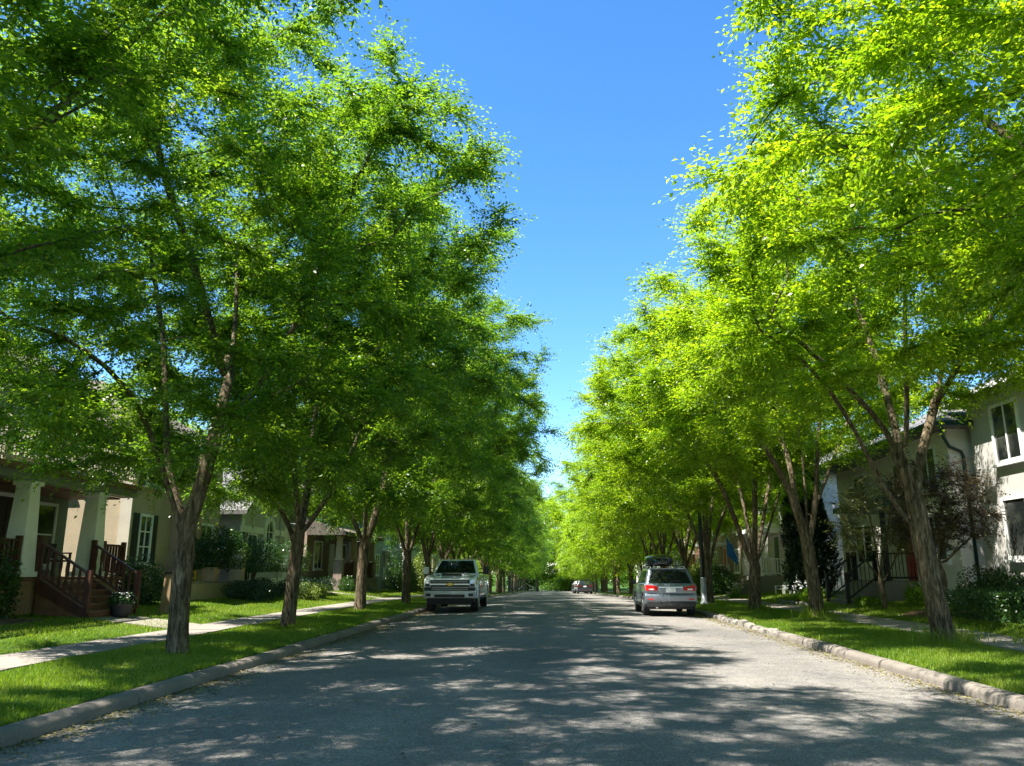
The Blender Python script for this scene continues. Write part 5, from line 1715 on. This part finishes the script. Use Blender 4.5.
def roof_box():
    x, y, z = suvp[0] - .2, suvp[1], suvp[2]
    root = empty('roof_box', (x, y + .55, z + 1.73), 'black roof box strapped on the silver hatchback', 'roof box')
    q = MB()
    n, m = 18, 22
    v = []
    L, Wd, H = 1.85, .50, .34
    for i in range(n + 1):
        t = i / n
        s = max(.02, (1 - abs(2 * t - 1) ** 3.2)) ** .5
        wy = t * L
        wx = Wd * (.72 + .28 * s) * (s ** .25)
        hh = H * s ** .7
        for k in range(m):
            a = 2 * math.pi * k / m
            c, sn = math.cos(a), math.sin(a)
            px = wx * math.copysign(abs(c) ** .55, c)
            pz = (hh * abs(sn) ** .6 if sn > 0 else -.06 * abs(sn) ** .6)
            v.append((px, wy, .06 + pz))
    q.v = v
    for i in range(n):
        for k in range(m):
            q.f.append((i * m + k, i * m + (k + 1) % m, (i + 1) * m + (k + 1) % m, (i + 1) * m + k))
    q.f.append(tuple(range(m))[::-1])
    q.f.append(tuple(n * m + k for k in range(m)))
    lid = q.build('lid', 'car_dark', root, smooth=True)
    q = MB()
    q.box(-.50, .50, .12, 1.72, .12, .145)
    q.build('seam', 'black_plastic', root, bevel=.01)
    q = MB(); q.box(-.05, .05, -.01, .03, .08, .11); q.build('lock', 'black_plastic', lid)
    for yy in (.40, 1.2):
        q = MB(); q.box(-.35, .35, yy - .03, yy + .03, -.004, .02); q.build('clamp', 'black_plastic', root)
roof_box()
for (x, y, paint, lab) in ((3.95, 103, 'car_dark', 'black car parked far down the street, nearest of the three'), (3.75, 109.5, 'car_grey', 'silver car parked far down the street behind the black one'), (3.7, 116.5, 'car_dark', 'dark car parked far down the street, farthest of the three')):
    hatchback((x, y, float(gz(y)) + .02), paint, lab, group='cars parked far down the street', full=False, sc=1.04)

# ------------------------------------------------------------------ grass and litter
def grass(name, regions, label, seed, tufts=()):
    r = np.random.default_rng(seed)
    P, H = [], []
    for (x0, x1, y0, y1, dens0, h, ydens) in regions:
        # density falls with distance
        n = int((x1 - x0) * (y1 - y0) * dens0)
        x = r.uniform(x0, x1, n)
        y = y0 + (y1 - y0) * r.uniform(0, 1, n) ** ydens
        P.append(np.stack([x, y], 1))
        patch = .75 + .35 * np.sin(x * 2.1 + 1.3 * np.sin(y * .9)) * np.sin(y * 1.7 + x)
        H.append(h * np.clip(patch, .45, 1.3) * r.uniform(.55, 1.3, n))
    for (tx, ty, rad, n, h) in tufts:
        a, q = r.uniform(0, 6.28, n), np.abs(r.normal(0, rad, n)) + .15
        P.append(np.stack([tx + q * np.cos(a), ty + q * np.sin(a)], 1))
        H.append(h * r.uniform(.3, 1.2, n))
    P, H = np.concatenate(P), np.concatenate(H)
    n = len(P)
    z = ground_z(P[:, 0], P[:, 1])
    base = np.stack([P[:, 0], P[:, 1], z - .005], 1)
    a = r.uniform(0, 6.28, n)
    side = np.stack([np.cos(a), np.sin(a), np.zeros(n)], 1)
    lean = np.stack([r.normal(0, .38, n), r.normal(0, .38, n), np.ones(n)], 1)
    dist = P[:, 1].clip(6, 60)
    wd = (.0035 + .00028 * dist) * r.uniform(.7, 1.3, n)
    tip = base + unit(lean) * H[:, None]
    v = np.stack([base - side * wd[:, None], base + side * wd[:, None], tip], 1).reshape(-1, 3)
    tint = np.clip(.52 + r.normal(0, .2, n) + .22 * np.sin(P[:, 0] * 1.7 + 2 + np.sin(P[:, 1] * 1.1)) * np.sin(P[:, 1] * .9 + .6 * np.sin(P[:, 0] * 2.3)), 0, 1)
    o = np_mesh(name, v, 3, 'blade', tint)
    tag(o, label, 'grass', kind='stuff')
grass('grass', [(-7.65, -5.30, 5, 16, 2600, .075, 1.0), (-7.65, -5.30, 16, 32, 1300, .08, 1.0), (-7.65, -5.30, 32, 70, 420, .09, 1.0),
                (-12.4, -8.95, 9, 18, 900, .07, 1.0), (-12.4, -8.95, 18, 40, 620, .08, 1.0), (-12.2, -8.95, 40, 75, 200, .1, 1.0)],
      "mown grass of the verge and lawns on the pickup's side", 101,
      [(-6.44, 14.09, .16, 260, .16), (-6.62, 20.9, .16, 200, .15), (-6.9, 29.2, .15, 160, .15)])
grass('grass', [(5.62, 7.85, 8, 17, 2600, .10, 1.0), (5.62, 7.85, 17, 32, 1500, .11, 1.0), (5.62, 7.85, 32, 70, 420, .10, 1.0),
                (9.05, 12.4, 12, 22, 800, .09, 1.0), (9.05, 11.5, 22, 36, 700, .11, 1.0), (9.05, 12, 36, 75, 200, .12, 1.0)],
      "bright unmown grass of the verge and lawns on the hatchback's side", 102,
      [(7.45, 16.4, .30, 700, .36), (7.69, 24.6, .30, 700, .42), (7.1, 29.6, .25, 400, .3), (8.9, 15.6, .3, 300, .3), (7.9, 17.6, .35, 400, .34)])
def litter():
    r = np.random.default_rng(77)
    n1, n2, n3 = 9000, 4500, 900
    x1 = KL + np.abs(r.normal(0, .30, n1)) ** 1.1 + .02
    y1 = r.uniform(5.5, 40, n1)
    keep = (np.sin(y1 * 1.7) + np.sin(y1 * .63 + 1) + r.normal(0, .8, n1)) > -.4
    x1, y1 = x1[keep], y1[keep]
    x2 = KR - np.abs(r.normal(0, .22, n2)) - .02
    y2 = r.uniform(8, 40, n2)
    x3, y3 = r.uniform(KL, KR, n3), r.uniform(4, 30, n3)
    x, y = np.r_[x1, x2, x3], np.r_[y1, y2, y3]
    n = len(x)
    z = gz(y) + 0.03 * (1 - ((x - .165) / 5.2) ** 2) - 0.01 + .006
    pos = np.stack([x, y, z], 1)
    a = r.uniform(0, 6.28, n)
    ax = np.stack([np.cos(a), np.sin(a), r.uniform(0, .35, n)], 1)
    nr = unit(np.array([0, 0, 1.0]) + r.normal(0, .25, (n, 3)))
    L = r.uniform(.02, .065, n)
    o = np_mesh('fallen_leaves', leaves_geo(pos, unit(ax), nr, L, L * .5), 4, 'litter', r.uniform(0, 1, n))
    tag(o, 'dry leaves and seed litter gathered along the gutters', 'fallen leaves', kind='stuff')
litter()
